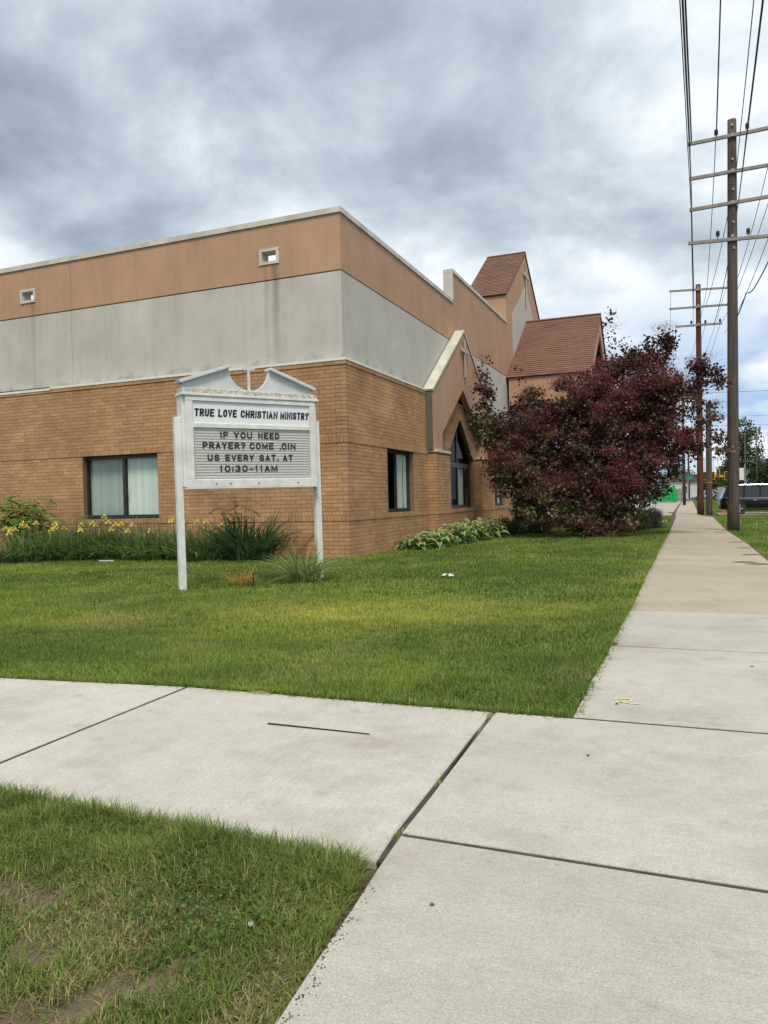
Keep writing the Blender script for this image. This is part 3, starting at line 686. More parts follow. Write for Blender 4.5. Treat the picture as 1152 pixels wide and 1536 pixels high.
# dark glazed doors under the canopy
dr = MB(); X = XW-.3
for y in (37.5, 39.6, 41.7, 43.8, 45.7): dr.box(X, X+.1, y-.06, y+.06, 0, 3.2)
dr.box(X+.01, X+.09, 37.4, 45.8, 2.35, 2.5); dr.box(X+.01, X+.09, 37.4, 45.8, 3.1, 3.2); dr.box(X+.01, X+.09, 37.4, 45.8, -.05, .15)
do = dr.build('door', M['bronze'], church); MB().box(X+.03, X+.04, 37.4, 45.8, .15, 3.1).build('pane', M['glass_dark'], do)
# ------------------------------------------------------------------ church sign
M['white_paint'] = mat('chipped_white_paint', (.70, .70, .67), .6, var=.10, vscale=5, col2=(.58, .59, .57))
t, b, noise, mixc, mth, rng_, vec, base = HELP['chipped_white_paint']
c = mixc(rng_(noise(26, 6, rg=.65), .66, .72, 0, .8), base, (.16, .14, .11)); t.links.new(c, b.inputs['Base Color'])
M['pediment'] = mat('blue_white_paint', (.56, .60, .61), .6, var=.08, vscale=6, col2=(.50, .54, .545))
t, b, noise, mixc, mth, rng_, vec, base = HELP['blue_white_paint']
c = mixc(rng_(noise(9, 7, rg=.7), .62, .75, 0, .55), base, (.20, .19, .14)); t.links.new(c, b.inputs['Base Color'])
M['moss'] = mat('mossy_board', (.60, .60, .56), .85, col2=(.27, .25, .18), vscale=22, var=.2, detail=8)
M['panel_white'] = mat('white_acrylic_panel', (.70, .73, .76), .3, var=.03, vscale=2)  # the panel's own bluish white, no glow
M['board'] = mat('letter_board', (.60, .60, .575), .5, var=.05, vscale=3)
M['board_track'] = mat('letter_track', (.40, .40, .39), .5)
M['letter'] = mat('black_letter', (.012, .012, .013), .6)
M['clear'] = glass_mat('sign_cover_glass', (.985, .99, .985), .005)
Lp = ground(279, 885.5); dr_ = ray(485, 866); R_ = dr_*(14.1/(dr_@cf)); ang = math.atan2(R_[1]-Lp.y, R_[0]-Lp.x); SW = math.hypot(R_[1]-Lp.y, R_[0]-Lp.x)
sign = thing('church_sign', (Lp.x, Lp.y, 0), 'white changeable letter sign on two posts with broken pediment and small cross', 'sign', rz=ang, local=True)
sign.rotation_euler = (0, rad(-.5), ang)
# local frame: x along the face from left post to right post, -y towards the viewer, z up
ft = lambda b, n, m, p=sign, **k: b.build(n, m, p, **k)
for x, zt in ((-.04, 2.90), (SW-.05, 2.915)):
    ft(MB().box(x-.055, x+.055, -.02, .09, -.25, zt), 'post', M['white_paint'], bevel=.006)
X0, X1, Z0, Z1 = .0, 2.55, 1.70, 3.32
cab = ft(MB().box(X0, X1, -.10, .14, Z0+.03, Z1), 'cabinet', M['white_paint'], bevel=.008)
fr = MB()
fr.box(X0+.05, X1-.05, -.150, -.10, Z0+.02, 1.85); fr.box(X0+.05, X1-.05, -.150, -.10, 3.17, 3.255)
fr.box(X0+.05, .175, -.148, -.10, 1.85, 3.17); fr.box(2.385, X1-.05, -.148, -.10, 1.85, 3.17)
ft(fr, 'frame', M['white_paint'], cab, bevel=.006)
ft(MB().box(.175, 2.385, -.142, -.10, 2.725, 2.80), 'rail', M['white_paint'], cab, bevel=.004)
ft(MB().box(X0-.02, X1+.02, -.17, .15, 3.255, 3.30), 'cornice', M['white_paint'], cab, bevel=.006)
ft(MB().box(X0+.02, X1-.02, -.155, .12, Z0-.005, Z0+.02), 'bottom_rail', M['white_paint'], cab)
hp = ft(MB().box(.175, 2.385, -.118, -.101, 2.80, 3.17), 'header_panel', M['panel_white'], cab)
bd = ft(MB().box(.175, 2.385, -.106, -.101, 1.85, 2.725), 'letter_board', M['board'], cab)
tk = MB(); zz = 1.875
while zz < 2.71: tk.box(.18, 2.38, -.114, -.105, zz, zz+.008); zz += .0475
ft(tk, 'letter_track', M['board_track'], cab)
for x in (.55, .80, 1.33, 2.1): ft(MB().lathe([(.0, -.158), (.013, -.157), (.013, -.150)], (x, 0, 1.775), 8, 'y'), 'screw', M['bronze'], cab)
ft(MB().box(.178, 2.382, -.1415, -.139, 1.852, 2.722), 'cover_glass', M['clear'], cab)
# stroke lettering: each glyph a set of polylines on a 0..1 grid, thickened to bold strokes
def arcp(cx, cy, rx_, ry_, a0, a1, n=8): return [(cx+rx_*math.cos(rad(a0+(a1-a0)*i/n)), cy+ry_*math.sin(rad(a0+(a1-a0)*i/n))) for i in range(n+1)]
O_ = arcp(.5, .68, .5, .32, 0, 180)+arcp(.5, .32, .5, .32, 180, 360)+[(1, .68)]
GLY = {'A': [[(0, 0), (.5, 1), (1, 0)], [(.2, .33), (.8, .33)]], 'C': [arcp(.5, .68, .5, .32, 15, 180)+arcp(.5, .32, .5, .32, 180, 345)], 'D': [[(0, 0), (0, 1), (.5, 1)]+arcp(.5, .65, .5, .35, 80, 0, 4)+arcp(.5, .35, .5, .35, 0, -90, 4)+[(0, 0)]],
 'E': [[(1, 1), (0, 1), (0, 0), (1, 0)], [(0, .52), (.85, .52)]], 'F': [[(1, 1), (0, 1), (0, 0)], [(0, .5), (.85, .5)]], 'H': [[(0, 0), (0, 1)], [(1, 0), (1, 1)], [(0, .5), (1, .5)]], 'I': [[(.5, 0), (.5, 1)]],
 'L': [[(0, 1), (0, 0), (1, 0)]], 'M': [[(0, 0), (0, 1), (.5, .15), (1, 1), (1, 0)]], 'N': [[(0, 0), (0, 1), (1, 0), (1, 1)]], 'O': [O_], '0': [O_],
 'P': [[(0, 0), (0, 1), (.6, 1)]+arcp(.6, .73, .4, .27, 80, -90, 6)+[(0, .46)]], 'R': [[(0, 0), (0, 1), (.6, 1)]+arcp(.6, .74, .4, .26, 80, -90, 6)+[(0, .48)], [(.55, .48), (1, 0)]],
 'S': [arcp(.5, .75, .48, .25, 20, 180, 6)+arcp(.5, .75, .48, .25, 190, 250, 3)+arcp(.5, .26, .5, .26, 70, 0, 3)+arcp(.5, .26, .5, .26, -10, -165, 6)], 'T': [[(0, 1), (1, 1)], [(.5, 1), (.5, 0)]],
 'U': [[(0, 1), (0, .32)]+arcp(.5, .32, .5, .32, 190, 350)+[(1, .32), (1, 1)]], 'V': [[(0, 1), (.5, 0), (1, 1)]], 'Y': [[(0, 1), (.5, .45), (1, 1)], [(.5, .45), (.5, 0)]],
 '?': [arcp(.5, .75, .48, .25, 170, -30, 7)+[(.5, .46), (.5, .27)], [(.5, 0), (.5, .13)]], '.': [[(.5, 0), (.5, .16)]], ',': [[(.7, .02), (.5, .02), (.15, .0), (.05, .18)]], ':': [[(.5, .08), (.5, .26)], [(.5, .62), (.5, .8)]],
 '1': [[(.15, .78), (.55, 1), (.55, 0)]], '3': [arcp(.45, .75, .5, .25, 155, -80, 7), arcp(.45, .27, .53, .27, 80, -155, 7)], '-': [[(.05, .42), (.95, .42)]]}
def letter(ch, x0, x1, z0, h, sw, y, shear=0.):
    """strokes sw thick kept inside the box x0..x1, z0..z0+h"""
    b = MB(); hw = sw/2; X = lambda p: (x0+hw+p[0]*max(x1-x0-sw, 0), z0+hw+p[1]*(h-sw))
    for ln in GLY[ch]:
        P_ = [Vector(X(p)) for p in ln]; cl_ = (P_[0]-P_[-1]).length < 1e-6; n = len(P_)
        if not cl_: P_[0] += (P_[0]-P_[1]).normalized()*hw; P_[-1] += (P_[-1]-P_[-2]).normalized()*hw
        Lf, Rt = [], []
        for i, p in enumerate(P_):
            a = (p-P_[i-1]).normalized() if i else ((p-P_[-2]).normalized() if cl_ else (P_[1]-p).normalized()); c = (P_[i+1]-p).normalized() if i < n-1 else ((P_[1]-p).normalized() if cl_ else a)
            na, nc = Vector((-a.y, a.x)), Vector((-c.y, c.x)); m_ = (na+nc); m_ = m_.normalized() if m_.length > .1 else na; k = hw/max(m_.dot(na), .45); Lf.append(p+m_*k); Rt.append(p-m_*k)
        for i in range(n-1): b.prism([(q.x+shear*(q.y-z0), y, q.y) for q in (Lf[i], Lf[i+1], Rt[i+1], Rt[i])], (0, -.004, 0))
    return b
WD = {'I': .30, '1': .62, '.': .34, ':': .34, ',': .5, ' ': .62, 'M': 1.22, 'N': 1.06, '-': .8}
def line(txt, x0, x1, z0, h, sw, parent, y, gap=.3, shear=0., name='letter'):
    """letters fill x0..x1; gap is the space between letters in letter widths"""
    tot = sum(WD.get(ch, 1.) for ch in txt)+gap*(len(txt)-1); u = (x1-x0)/tot; x = x0
    for ch in txt:
        w_ = WD.get(ch, 1.)*u
        if ch != ' ': letter(ch, x, x+w_, z0, h, min(sw, w_) if ch in 'I.:' else sw, y, shear).build(name, M['letter'], parent)
        x += w_+gap*u
for wd, (a, c) in {'TRUE': (.205, .555), 'LOVE': (.625, .965), 'CHRISTIAN': (1.035, 1.745), 'MINISTRY': (1.795, 2.372)}.items(): line(wd, a, c, 2.915, .132, .029, hp, -.1185, .16, .08)
LH = .115; KW = dict(h=LH, sw=.0235, parent=bd, y=-.1145)
line('IF', .655, .80, 2.553, **KW); line('YOU', .905, 1.245, 2.553, **KW); line('NEED', 1.36, 1.77, 2.553, **KW)
line('PRAYER?', .335, 1.115, 2.372, **KW); line('COME', 1.195, 1.655, 2.372, **KW); letter(',', 1.772, 1.80, 2.372, LH, .020, -.1145).build('letter', M['letter'], bd); line('OIN', 1.815, 2.09, 2.372, **KW)
line('US', .415, .625, 2.163, **KW); line('EVERY', .735, 1.265, 2.163, **KW); line('SAT.', 1.37, 1.745, 2.163, **KW); line('AT', 1.83, 2.03, 2.163, **KW)
line('10:30-11AM', .625, 1.715, 1.975, **KW)
# pediment: two raking halves with a round cut between them
ped = MB(); nseg = 10; cxp, rp = 1.25, .40
def arc(a0, a1): return [(cxp+rp*math.cos(rad(a0+(a1-a0)*i/nseg)), 3.80+rp*.93*math.sin(rad(a0+(a1-a0)*i/nseg))) for i in range(nseg+1)]
for sg in (-1, 1):
    prof = [(cxp+sg*1.22, 3.38), (cxp+sg*1.22, 3.475), (cxp+sg*.385, 3.768)]
    cur = [(cxp+sg*math.cos(rad(a))*.385, 3.78+math.sin(rad(a))*.38) for a in (-8, -20, -32, -44, -56, -68, -80, -90)]
    pts = prof+cur+[(cxp, 3.38)]
    # fan from the base so that every piece stays convex
    base_ = [(cxp+sg*1.22, 3.38)]
    top = prof[1:]+cur
    for (p, q) in zip(top, top[1:]):
        ped.prism([(p[0], -.07, p[1]), (q[0], -.07, q[1]), (q[0], -.07, 3.385), (p[0], -.07, 3.385)] if abs(p[0]-q[0]) > 1e-4 else [(p[0], -.07, p[1]), (q[0], -.07, q[1]), (q[0]-sg*.001, -.07, 3.385), (p[0], -.07, 3.385)], (0, .10, 0))
pd = ft(ped, 'pediment', M['pediment'])
for sg in (-1, 1):
    m_ = MB(); a, c = Vector((cxp+sg*1.275, 0, 3.455)), Vector((cxp+sg*.365, 0, 3.775)); d = (c-a).normalized(); n = Vector((-d.z, 0, d.x)) if sg < 0 else Vector((d.z, 0, -d.x))
    m_.prism([a+Vector((0, -.15, 0)), c+Vector((0, -.15, 0)), c+n*.055+Vector((0, -.15, 0)), a+n*.055+Vector((0, -.15, 0))], (0, .24, 0)); ft(m_, 'moulding', M['pediment'], pd, bevel=.005)
ft(MB().box(-.01, 2.56, -.13, .10, 3.30, 3.385), 'mossy_board', M['moss'], pd, bevel=.01)
cr_ = MB().box(cxp-.021, cxp+.021, -.05, -.02, 3.385, 3.915); cr_.box(cxp-.115, cxp+.115, -.052, -.018, 3.76, 3.80); ft(cr_, 'cross', M['pediment'], pd)

# ------------------------------------------------------------------ utility poles and lines
def wood(name, c, c2):
    m = mat(name, c, .92, var=.25, vscale=2.2, col2=c2, vstretch=(6, 6, .35), bump=.0); t, b, noise, mixc, mth, rng_, vec, base = HELP[name]
    bn = t.nodes.new('ShaderNodeBump'); bn.inputs['Strength'].default_value = .7; bn.inputs['Distance'].default_value = .02; t.links.new(noise(18, 6, (1, 1, .06)), bn.inputs['Height']); t.links.new(bn.outputs[0], b.inputs['Normal'])
    return m
M['pole_grey'] = wood('weathered_pole_wood', (.105, .085, .07), (.055, .045, .038))
M['pole_red'] = wood('creosoted_pole_wood', (.12, .05, .028), (.06, .025, .016))
M['steel'] = mat('galvanised_steel', (.30, .31, .31), .55, metal=.35, var=.15, vscale=6)
M['wood_arm'] = mat('grey_timber_arm', (.26, .25, .23), .85, var=.2, vscale=4)
M['wire'] = mat('black_cable', (.012, .012, .013), .6)
M['porcelain'] = mat('dark_insulator', (.05, .045, .05), .3)
def insulator(p, x, y, z, h=.32):
    b = MB(); b.lathe([(.02, 0), (.02, .08), (.07, .10), (.07, .13), (.045, .15), (.075, .17), (.075, .20), (.045, .22), (.07, .24), (.06, .28), (.02, .30)], (x, y, z), 10); b.build('insulator', M['porcelain'], p)
def pole(px_, py_, top, lean_x, rb, rt, m, arms, label, pins=(), bolts=True, group='utility poles along the sidewalk'):
    p0 = ground(px_, py_); T = thing('utility_pole', tuple(p0), label, 'utility pole', group); X, Y, Z = p0
    H_ = top-Z; xs_ = lambda z: X+lean_x*(z-Z)/H_
    b = MB(); n = 12; b.tube([(xs_(Z-.4+(H_+.4)*i/n), Y, Z-.4+(H_+.4)*i/n) for i in range(n+1)], [rb+(rt-rb)*(i/n) for i in range(n+1)], 14); b.build('pole', m, T, smooth=True)
    for (z, xl, xr, dz) in arms:
        a = MB(); yy = Y-rt-.07; a.hexa([(xl, yy, z-.06), (xr, yy, z-.06+dz), (xr, yy+.10, z-.06+dz), (xl, yy+.10, z-.06), (xl, yy, z+.06), (xr, yy, z+.06+dz), (xr, yy+.10, z+.06+dz), (xl, yy+.10, z+.06)]); a.build('crossarm', M['wood_arm'], T, bevel=.006)
        if bolts:
            bb = MB().box(xs_(z)-.05, xs_(z)+.05, yy-.02, yy, z-.02, z+.10); bb.build('bolt_plate', M['steel'], T)
    for (x, z) in pins: insulator(T, x, Y-rt-.02, z)
    return T, p0
P1, p1 = pole(1100, 796, 15.2, .17, .215, .155, M['pole_grey'],
    [(14.53, .21, 3.0, .06), (13.23, .24, 3.0, .03), (12.07, .22, 3.0, .06), (10.84, .16, 3.0, -.14)],
    'tall grey weathered pole with four crossarms rising from the grass edge beside the sidewalk', pins=[(1.18, 14.59), (2.22, 14.62), (1.18, 10.86), (2.20, 10.80)])
mk = MB()
for z in (14.95, 13.7, 12.6, 11.4, 10.45): mk.box(p1.x+.13, p1.x+.20, p1.y-.20, p1.y-.165, z-.04, z+.04)
mk.build('pole_hardware', M['steel'], P1)
g2 = ground(1051, 771.5); k = lambda x, y: atY(x, y, g2.y)
P2, p2 = pole(1051, 771.5, k(1047.5, 427).z, .07, .21, .15, M['pole_red'],
    [(k(1004, 438).z, k(1004, 438).x, k(1092, 433).x, -.2), (k(1004, 464.5).z, k(1004, 464.5).x, k(1091, 458).x, -.12), (k(1013, 491).z, k(1013, 491).x, k(1083, 486).x, -.08)],
    'reddish brown creosoted pole with three crossarms beyond the smoke tree', pins=[(k(1037, 490).x, k(1037, 489).z), (k(1058, 488).x, k(1058, 488).z), (k(1080, 486).x, k(1080, 486).z)])
g3 = ground(1064, 771.5); k = lambda x, y: atY(x, y, g3.y+1)
P3, p3 = pole(1064, 771.5, k(1066, 606).z, .05, .20, .16, M['pole_grey'], [(k(1064, 632).z, k(1045, 632).x, k(1086, 632).x, 0.)],
    'shorter grey pole banded with pink tape beside the reddish pole', pins=[(k(1082, 630).x, k(1082, 631).z)])
M['tape'] = mat('faded_pink_tape', (.35, .12, .10), .7)
MB().lathe([(.212, 1.95), (.214, 2.03)], (p3.x, p3.y, p3.z), 12).build('tape_band', M['tape'], P3)
far_poles = []
for i, (x, y, X, Y, zt, r_, m_) in enumerate([(0, 0, -.35, 84, 13.5, .17, 'pole_grey'), (0, 0, .2, 150, 13, .2, 'pole_grey'), (0, 0, 7.6, 118, 9.5, .12, 'pole_grey'), (0, 0, 9.6, 125, 10.5, .12, 'pole_grey'), (0, 0, 11.5, 128, 10, .13, 'pole_grey')]):
    lab = ['slim grey pole with two crossarms seen between the smoke tree and the sidewalk', 'far pole at the end of the sidewalk behind the street sign', 'thin far pole beside the white street signboard', 'thin far pole near the traffic signals beside dark trees', 'thin far pole before the red brick building'][i]
    T = thing('utility_pole', (X, Y, gz(Y)), lab, 'utility pole', 'far utility poles'); b = MB(); b.tube([(X, Y, gz(Y)-.3), (X, Y, gz(Y)+zt)], [r_, r_*.75], 10); b.build('pole', M[m_], T, smooth=True)
    if i < 2:
        for z in (zt-.5, zt-1.7): MB().box(X-1.3, X+1.3, Y-r_-.1, Y-r_-.005, z-.06, z+.06).build('crossarm', M['wood_arm'], T)
def wire(pts, r, label, group='overhead lines along the street', sag=.0, n=14):
    b = MB(); out = []
    for a, c in zip(pts, pts[1:]):
        a, c = Vector(a), Vector(c)
        for i in range(n): t = i/n; p = a.lerp(c, t); p.z -= sag*4*t*(1-t); out.append(p)
    out.append(Vector(pts[-1])); b.tube(out, r, 5)
    o = b.build('power_line', M['wire'], smooth=True); return tag(o, label, 'power line', group)
y1, y2, y3 = p1.y-.22, p2.y-.22, 84
a2 = [k for k in (0, 1)]
t2 = lambda x, y: tuple(atY(x, y, y2))
SX = -.95; YB = -16
LG = 'black overhead line running above the sidewalk to the crossarms of the tall grey pole'
def run(x, z, r, end=None, sag=.5, up=.12, lab=LG):
    pts = [(x+SX, YB, z+up+.2), (x, y1, z+up)]
    if end: pts.append(end)
    wire(pts, r, lab, sag=sag)
for (x, z, r, end, sag, up, lab) in [
    (.27, 14.56, .020, t2(1041, 437), .55, .12, 'black line tied to the church-side end of the top crossarm'), (.33, 14.62, .028, None, .8, .0, 'thickest black cable ending at the church-side end of the top crossarm'),
    (.29, 13.3, .022, t2(1041, 463.5), .5, .02, 'black line tied to the church-side end of the second crossarm'), (.28, 12.1, .014, t2(1040, 490), .5, .02, 'black line tied to the church-side end of the third crossarm'),
    (1.18, 14.65, .016, t2(1060, 435), .45, .16, 'black line on the insulator between pole and church-side end of the top crossarm'), (1.20, 14.55, .009, None, .1, .12, 'hair-thin line beside the insulator on the church side of the top crossarm'),
    (1.84, 13.3, .014, t2(1058, 460), .5, .02, 'black line passing close beside the tall pole at its second crossarm'), (1.90, 12.15, .018, t2(1070, 488), .5, .02, 'black line passing close beside the tall pole at its third crossarm'),
    (2.22, 14.68, .011, t2(1089, 432), .4, .16, 'thin line on the street-side insulator of the top crossarm'), (2.9, 13.3, .013, t2(1090, 457), .5, .0, 'black line at the street-side end of the second crossarm'),
    (2.95, 12.1, .013, t2(1082, 485), .4, .05, 'black line at the street-side end of the third crossarm'), (2.9, 10.75, .013, t2(1086, 500), .4, .02, 'black line at the street-side end of the lowest crossarm')]: run(x, z, r, end, sag, up, lab)
LF = 'thin overhead line sagging from the reddish pole towards the far poles'
for (x, y, X3, Z3) in ((1006, 437, -1.6, 13.4), (1060, 435, -.1, 13.4), (1089, 432, .9, 13.4), (1014, 490, -1.6, 12.2), (1058, 487, -.2, 12.2), (1080, 485, .9, 12.2)):
    wire([t2(x, y), (X3, y3-.3, Z3)], .012, LF, 'overhead lines beyond the reddish pole', .5)
LD = 'black cable hanging in a slack loop beside the tall grey pole'
wire([(3.6, 24, 11.6), (2.75, 28, 9.4), (2.35, y1, 8.85), (2.1, p1.y-.16, 8.75), (1.80, p1.y-.10, 7.95)], .022, LD, sag=.05, n=5)
LC = 'thin wire crossing the street far beyond the tall pole'
for (Y, z) in ((70, 10.2), (96, 10.5), (98, 9.6), (110, 7.2), (112, 6.4), (118, 5.0)):
    wire([(-14, Y, z+.6), (3, Y+2, z), (22, Y+4, z+.5)], .016, LC, 'wires crossing the far street', .3)
# ------------------------------------------------------------------ grass
M['grass'] = mat('grass_blade', attr='col', rough=.55, trans=.35, spec=.25)
M['leaf'] = mat('leaf', attr='col', rough=.5, trans=.30, spec=.3)
M['darkleaf'] = mat('dark_leaf', attr='col', rough=.5, trans=.12, spec=.25)
def lerp(a, b, t): return a*(1-t[:, None])+b*t[:, None]
GA, GB, GS, GL_ = np.array([.118, .198, .030]), np.array([.228, .318, .052]), np.array([.42, .35, .16]), np.array([.50, .49, .10])
def inpoly(x, y, poly):
    r = np.zeros(len(x), bool); n = len(poly)
    for i in range(n):
        (x0, y0), (x1, y1_) = poly[i], poly[(i+1) % n]
        if y0 == y1_: continue
        c = ((y0 > y) != (y1_ > y)) & (x < (x1-x0)*(y-y0)/(y1_-y0)+x0); r ^= c
    return r
def scatter(poly, density):
    xs_ = [p[0] for p in poly]; ys_ = [p[1] for p in poly]; A = (max(xs_)-min(xs_))*(max(ys_)-min(ys_)); n = int(A*density)
    x = NR.uniform(min(xs_), max(xs_), n); y = NR.uniform(min(ys_), max(ys_), n); k = inpoly(x, y, poly); return x[k], y[k]
def lawn_colour(x, y):
    n = len(x); v = .55*vnoise(x, y, .55, 1)+.45*vnoise(x, y, 2.1, 2); c = lerp(GA, GB, np.clip((v-.3)*2.0, 0, 1))
    # sun-bleached patches
    for (cx, cy, rx_, ry_, s) in ((-4.1, 8.7, 1.9, 1.2, 1.0), (-3.0, 9.8, 1.2, .8, .55), (-1.6, 9.6, .8, 1.2, .35), (-7.2, 7.4, 1.3, .9, .45), (-5.4, 7.2, 1.0, .5, .25)):
        d = ((x-cx)/rx_)**2+((y-cy)/ry_)**2; c = lerp(c, GL_[None, :].repeat(n, 0), s*np.exp(-d*1.4)*(.5+vnoise(x, y, 3.1, 5)*.7))
    dry = np.clip((vnoise(x, y, 1.3, 7)-.76)*2.0, 0, .25)+np.where(NR.random(n) < .09, .6, 0)
    c = lerp(c, GS[None, :].repeat(n, 0), np.clip(dry, 0, .85))
    return c*NR.uniform(.60, 1.40, (n, 1))
def grow(name, x, y, h, hv, wdt, lean, segs, colf, z=None):
    n = len(x); z0 = np.full(n, GZ) if z is None else z
    return blades(name, np.stack([x, y, z0], 1), h*NR.uniform(1-hv, 1+hv, n), wdt*NR.uniform(.7, 1.3, n), lean*NR.uniform(.2, 1.6, n), NR.uniform(0, 2*np.pi, n), colf(x, y), M['grass'], segs, kind='stuff')
NEAR = [(-6.2, 4.60), (-3.67, 4.885), (-1.25, 4.91), (-.73, 4.96), (-.71, 7.0), (-8.0, 7.0), (-8.6, 4.0), (-7.2, 4.35)]
MIDP = [(-.71, 7.0), (-.69, 10.5), (-12.0, 10.5), (-9.5, 7.0)]
FARP = [(-.69, 10.5), (-.70, 17.3), (-22., 17.3), (-22., 10.5)]
FAR2 = [(-.69, 17.3), (-.66, 33), (-1.0, 49), (-4, 49), (-4.3, 36), (-7.95, 36), (-7.95, 17.3)]
def shag(x, y):   # uneven height
    return .55+.65*vnoise(x, y, 1.7, 9)+.4*vnoise(x, y, 9., 19)
x, y = scatter(NEAR, 10500); grow('lawn_grass', x, y, .062*shag(x, y), .4, .0052, .55, 2, lawn_colour)
x, y = scatter(MIDP, 5600); grow('lawn_grass', x, y, .060*shag(x, y), .4, .0075, .6, 2, lawn_colour)
x, y = scatter(FARP, 1900); grow('lawn_grass', x, y, .062*shag(x, y), .4, .013, .6, 2, lawn_colour)
x, y = scatter(FAR2, 900); grow('lawn_grass', x, y, .062*shag(x, y), .4, .019, .6, 1, lawn_colour, z=np.array([GZ+gz(v) for v in y]))
VERGE = [(1.56, 15), (1.56, 23.2), (1.38, 31), (1.33, 46), (1.8, 49), (5.15, 49), (5.15, 15)]
x, y = scatter(VERGE, 900); grow('verge_grass', x, y, .075*shag(x, y), .4, .019, .6, 1, lawn_colour, z=np.array([GZ+gz(v) for v in y]))
x, y = scatter([(.72, 54.5), (5.1, 54.5), (5.1, 108), (.72, 108)], 160); grow('verge_grass', x, y, .10*shag(x, y), .4, .05, .6, 1, lawn_colour, z=np.array([GZ+gz(v) for v in y]))
x, y = scatter([(1.56, -1), (1.56, 15), (5.15, 15), (5.15, -1)], 1500); grow('verge_grass', x, y, .07*shag(x, y), .4, .011, .6, 2, lawn_colour)
x, y = scatter([(-7.2, 4.4), (-8.6, 4.0), (-11, 3.1), (-22, 3.1), (-22, 10.5), (-12, 10.5), (-9.5, 7), (-8, 7)], 1300); grow('lawn_grass', x, y, .062*shag(x, y), .4, .012, .6, 2, lawn_colour)
x, y = scatter([(-4.6, .2), (-4.6, 2.6), (-5.9, 2.45), (-8.2, 1.85), (-10.5, 1.0), (-10.5, -1), (-1.05, -1), (-1.05, .9), (-4.6, .9)], 3000); grow('corner_grass', x, y, .06*shag(x, y), .4, .008, .6, 2, lawn_colour)
jx = np.concatenate([NR.normal(-1.225, .012, 60), NR.normal(-1.18, .012, 26), NR.normal(-1.176, .008, 40), NR.uniform(-1.0, 1.4, 30), NR.normal(-3.66, .01, 30), NR.normal(-.66, .05, 50)]); jy = np.concatenate([NR.normal(4.78, .07, 60), NR.normal(3.6, .05, 26), NR.normal(2.98, .04, 40), NR.normal(4.955, .006, 30), NR.uniform(4.2, 4.8, 30), NR.normal(7.42, .012, 50)])
grow('joint_weeds', jx, jy, .034, .5, .0045, 1.0, 2, lawn_colour, z=np.full(len(jx), -.018))
# overhanging fringe along the walk edges
def fringe(a, b_, n, h=.075):
    t = NR.random(n); x = a[0]+(b_[0]-a[0])*t+NR.normal(0, .034, n); y = a[1]+(b_[1]-a[1])*t+NR.normal(0, .022, n); return x, y
xs_, ys_ = zip(*[fringe(*e) for e in (((-.74, 5.0), (-.72, 10.5), 7000), ((-6.2, 4.61), (-3.67, 4.90), 2600), ((-3.67, 4.90), (-1.25, 4.93), 3800), ((-1.25, 4.93), (-.74, 4.98), 700), ((-.70, 10.5), (-.69, 33), 6000))])
x, y = np.concatenate(xs_), np.concatenate(ys_); grow('lawn_grass', x, y, .075, .5, .006, 1.3, 2, lawn_colour)
# near patch at the corner: long green blades against the walk, thin and dry towards the camera
PATCH = [(-5.9, 2.50), (-3.6, 2.77), (-2.4, 2.74), (-1.24, 2.69), (-1.17, 2.55), (-1.05, 1.6), (-1.03, .2), (-6.2, .2)]
def patch_colour(x, y):
    n = len(x); edge = np.clip((y-2.15)/.45, 0, 1); v = vnoise(x, y, 4., 21)
    c = lerp(np.array([.10, .165, .026])[None].repeat(n, 0), np.array([.18, .25, .045])[None].repeat(n, 0), v)
    dry = np.clip((.6*vnoise(x, y, 3.2, 22)+.4*vnoise(x, y, 9., 23)-.36)*1.9, 0, .8)*(1-edge*.92)*np.clip((2.5-y)/.5, 0, 1)+.07
    c = lerp(c, np.array([.44, .36, .18])[None].repeat(n, 0), np.where(NR.random(n) < dry, NR.uniform(.45, 1, n), .05)); return c*NR.uniform(.7, 1.3, (n, 1))
x, y = scatter(PATCH, 21000)
bare = np.clip((vnoise(x, y, 2.6, 31)*.6+vnoise(x, y, 7., 32)*.4-.43)*5, 0, .95)*np.clip((2.42-y)/.3, 0, 1)*np.clip((-1.25-x)/.3, .25, 1)+.9*np.exp(-(((x+2.05)/.40)**2+((y-1.72)/.24)**2))*(vnoise(x, y, 8., 35) > .33); k = (NR.random(len(x)) > bare)&(x > -4.6)&(y > .9); x, y = x[k], y[k]
hh = (.040+.050*np.clip((y-2.1)/.5, 0, 1))*(.6+.8*vnoise(x, y, 5., 33)); grow('corner_grass', x, y, hh, .45, .0036, .75, 3, patch_colour)
x, y = scatter(PATCH, 1500); k = (x > -4.6)&(y > .9); x, y = x[k], y[k]
blades('dry_grass', np.stack([x, y, np.full(len(x), GZ+.004)], 1), NR.uniform(.02, .05, len(x)), np.full(len(x), .0025), np.full(len(x), 3.2), NR.uniform(0, 6.28, len(x)), np.array([.36, .29, .17])*NR.uniform(.6, 1.2, (len(x), 1)), M['grass'], 2, kind='stuff')
x, y = scatter(NEAR, 500); blades('dry_grass', np.stack([x, y, np.full(len(x), GZ+.02)], 1), NR.uniform(.02, .05, len(x)), np.full(len(x), .003), np.full(len(x), 2.), NR.uniform(0, 6.28, len(x)), np.array([.34, .27, .15])*NR.uniform(.6, 1.2, (len(x), 1)), M['grass'], 2, kind='stuff')
xs_, ys_ = fringe((-3.6, 2.79), (-1.24, 2.71), 2600); x, y = xs_, ys_-.03; grow('corner_grass', x, y, .095, .45, .0036, .7, 3, patch_colour)
strip_ = MB(); pp = [(-5.9, 2.52, GZ+.004), (-3.6, 2.78, GZ+.004), (-1.24, 2.70, GZ+.004), (-1.16, 2.5, GZ+.004), (-1.03, 1.4, GZ+.004), (-1.02, -.5, GZ+.004), (-6.3, -.5, GZ+.004)]
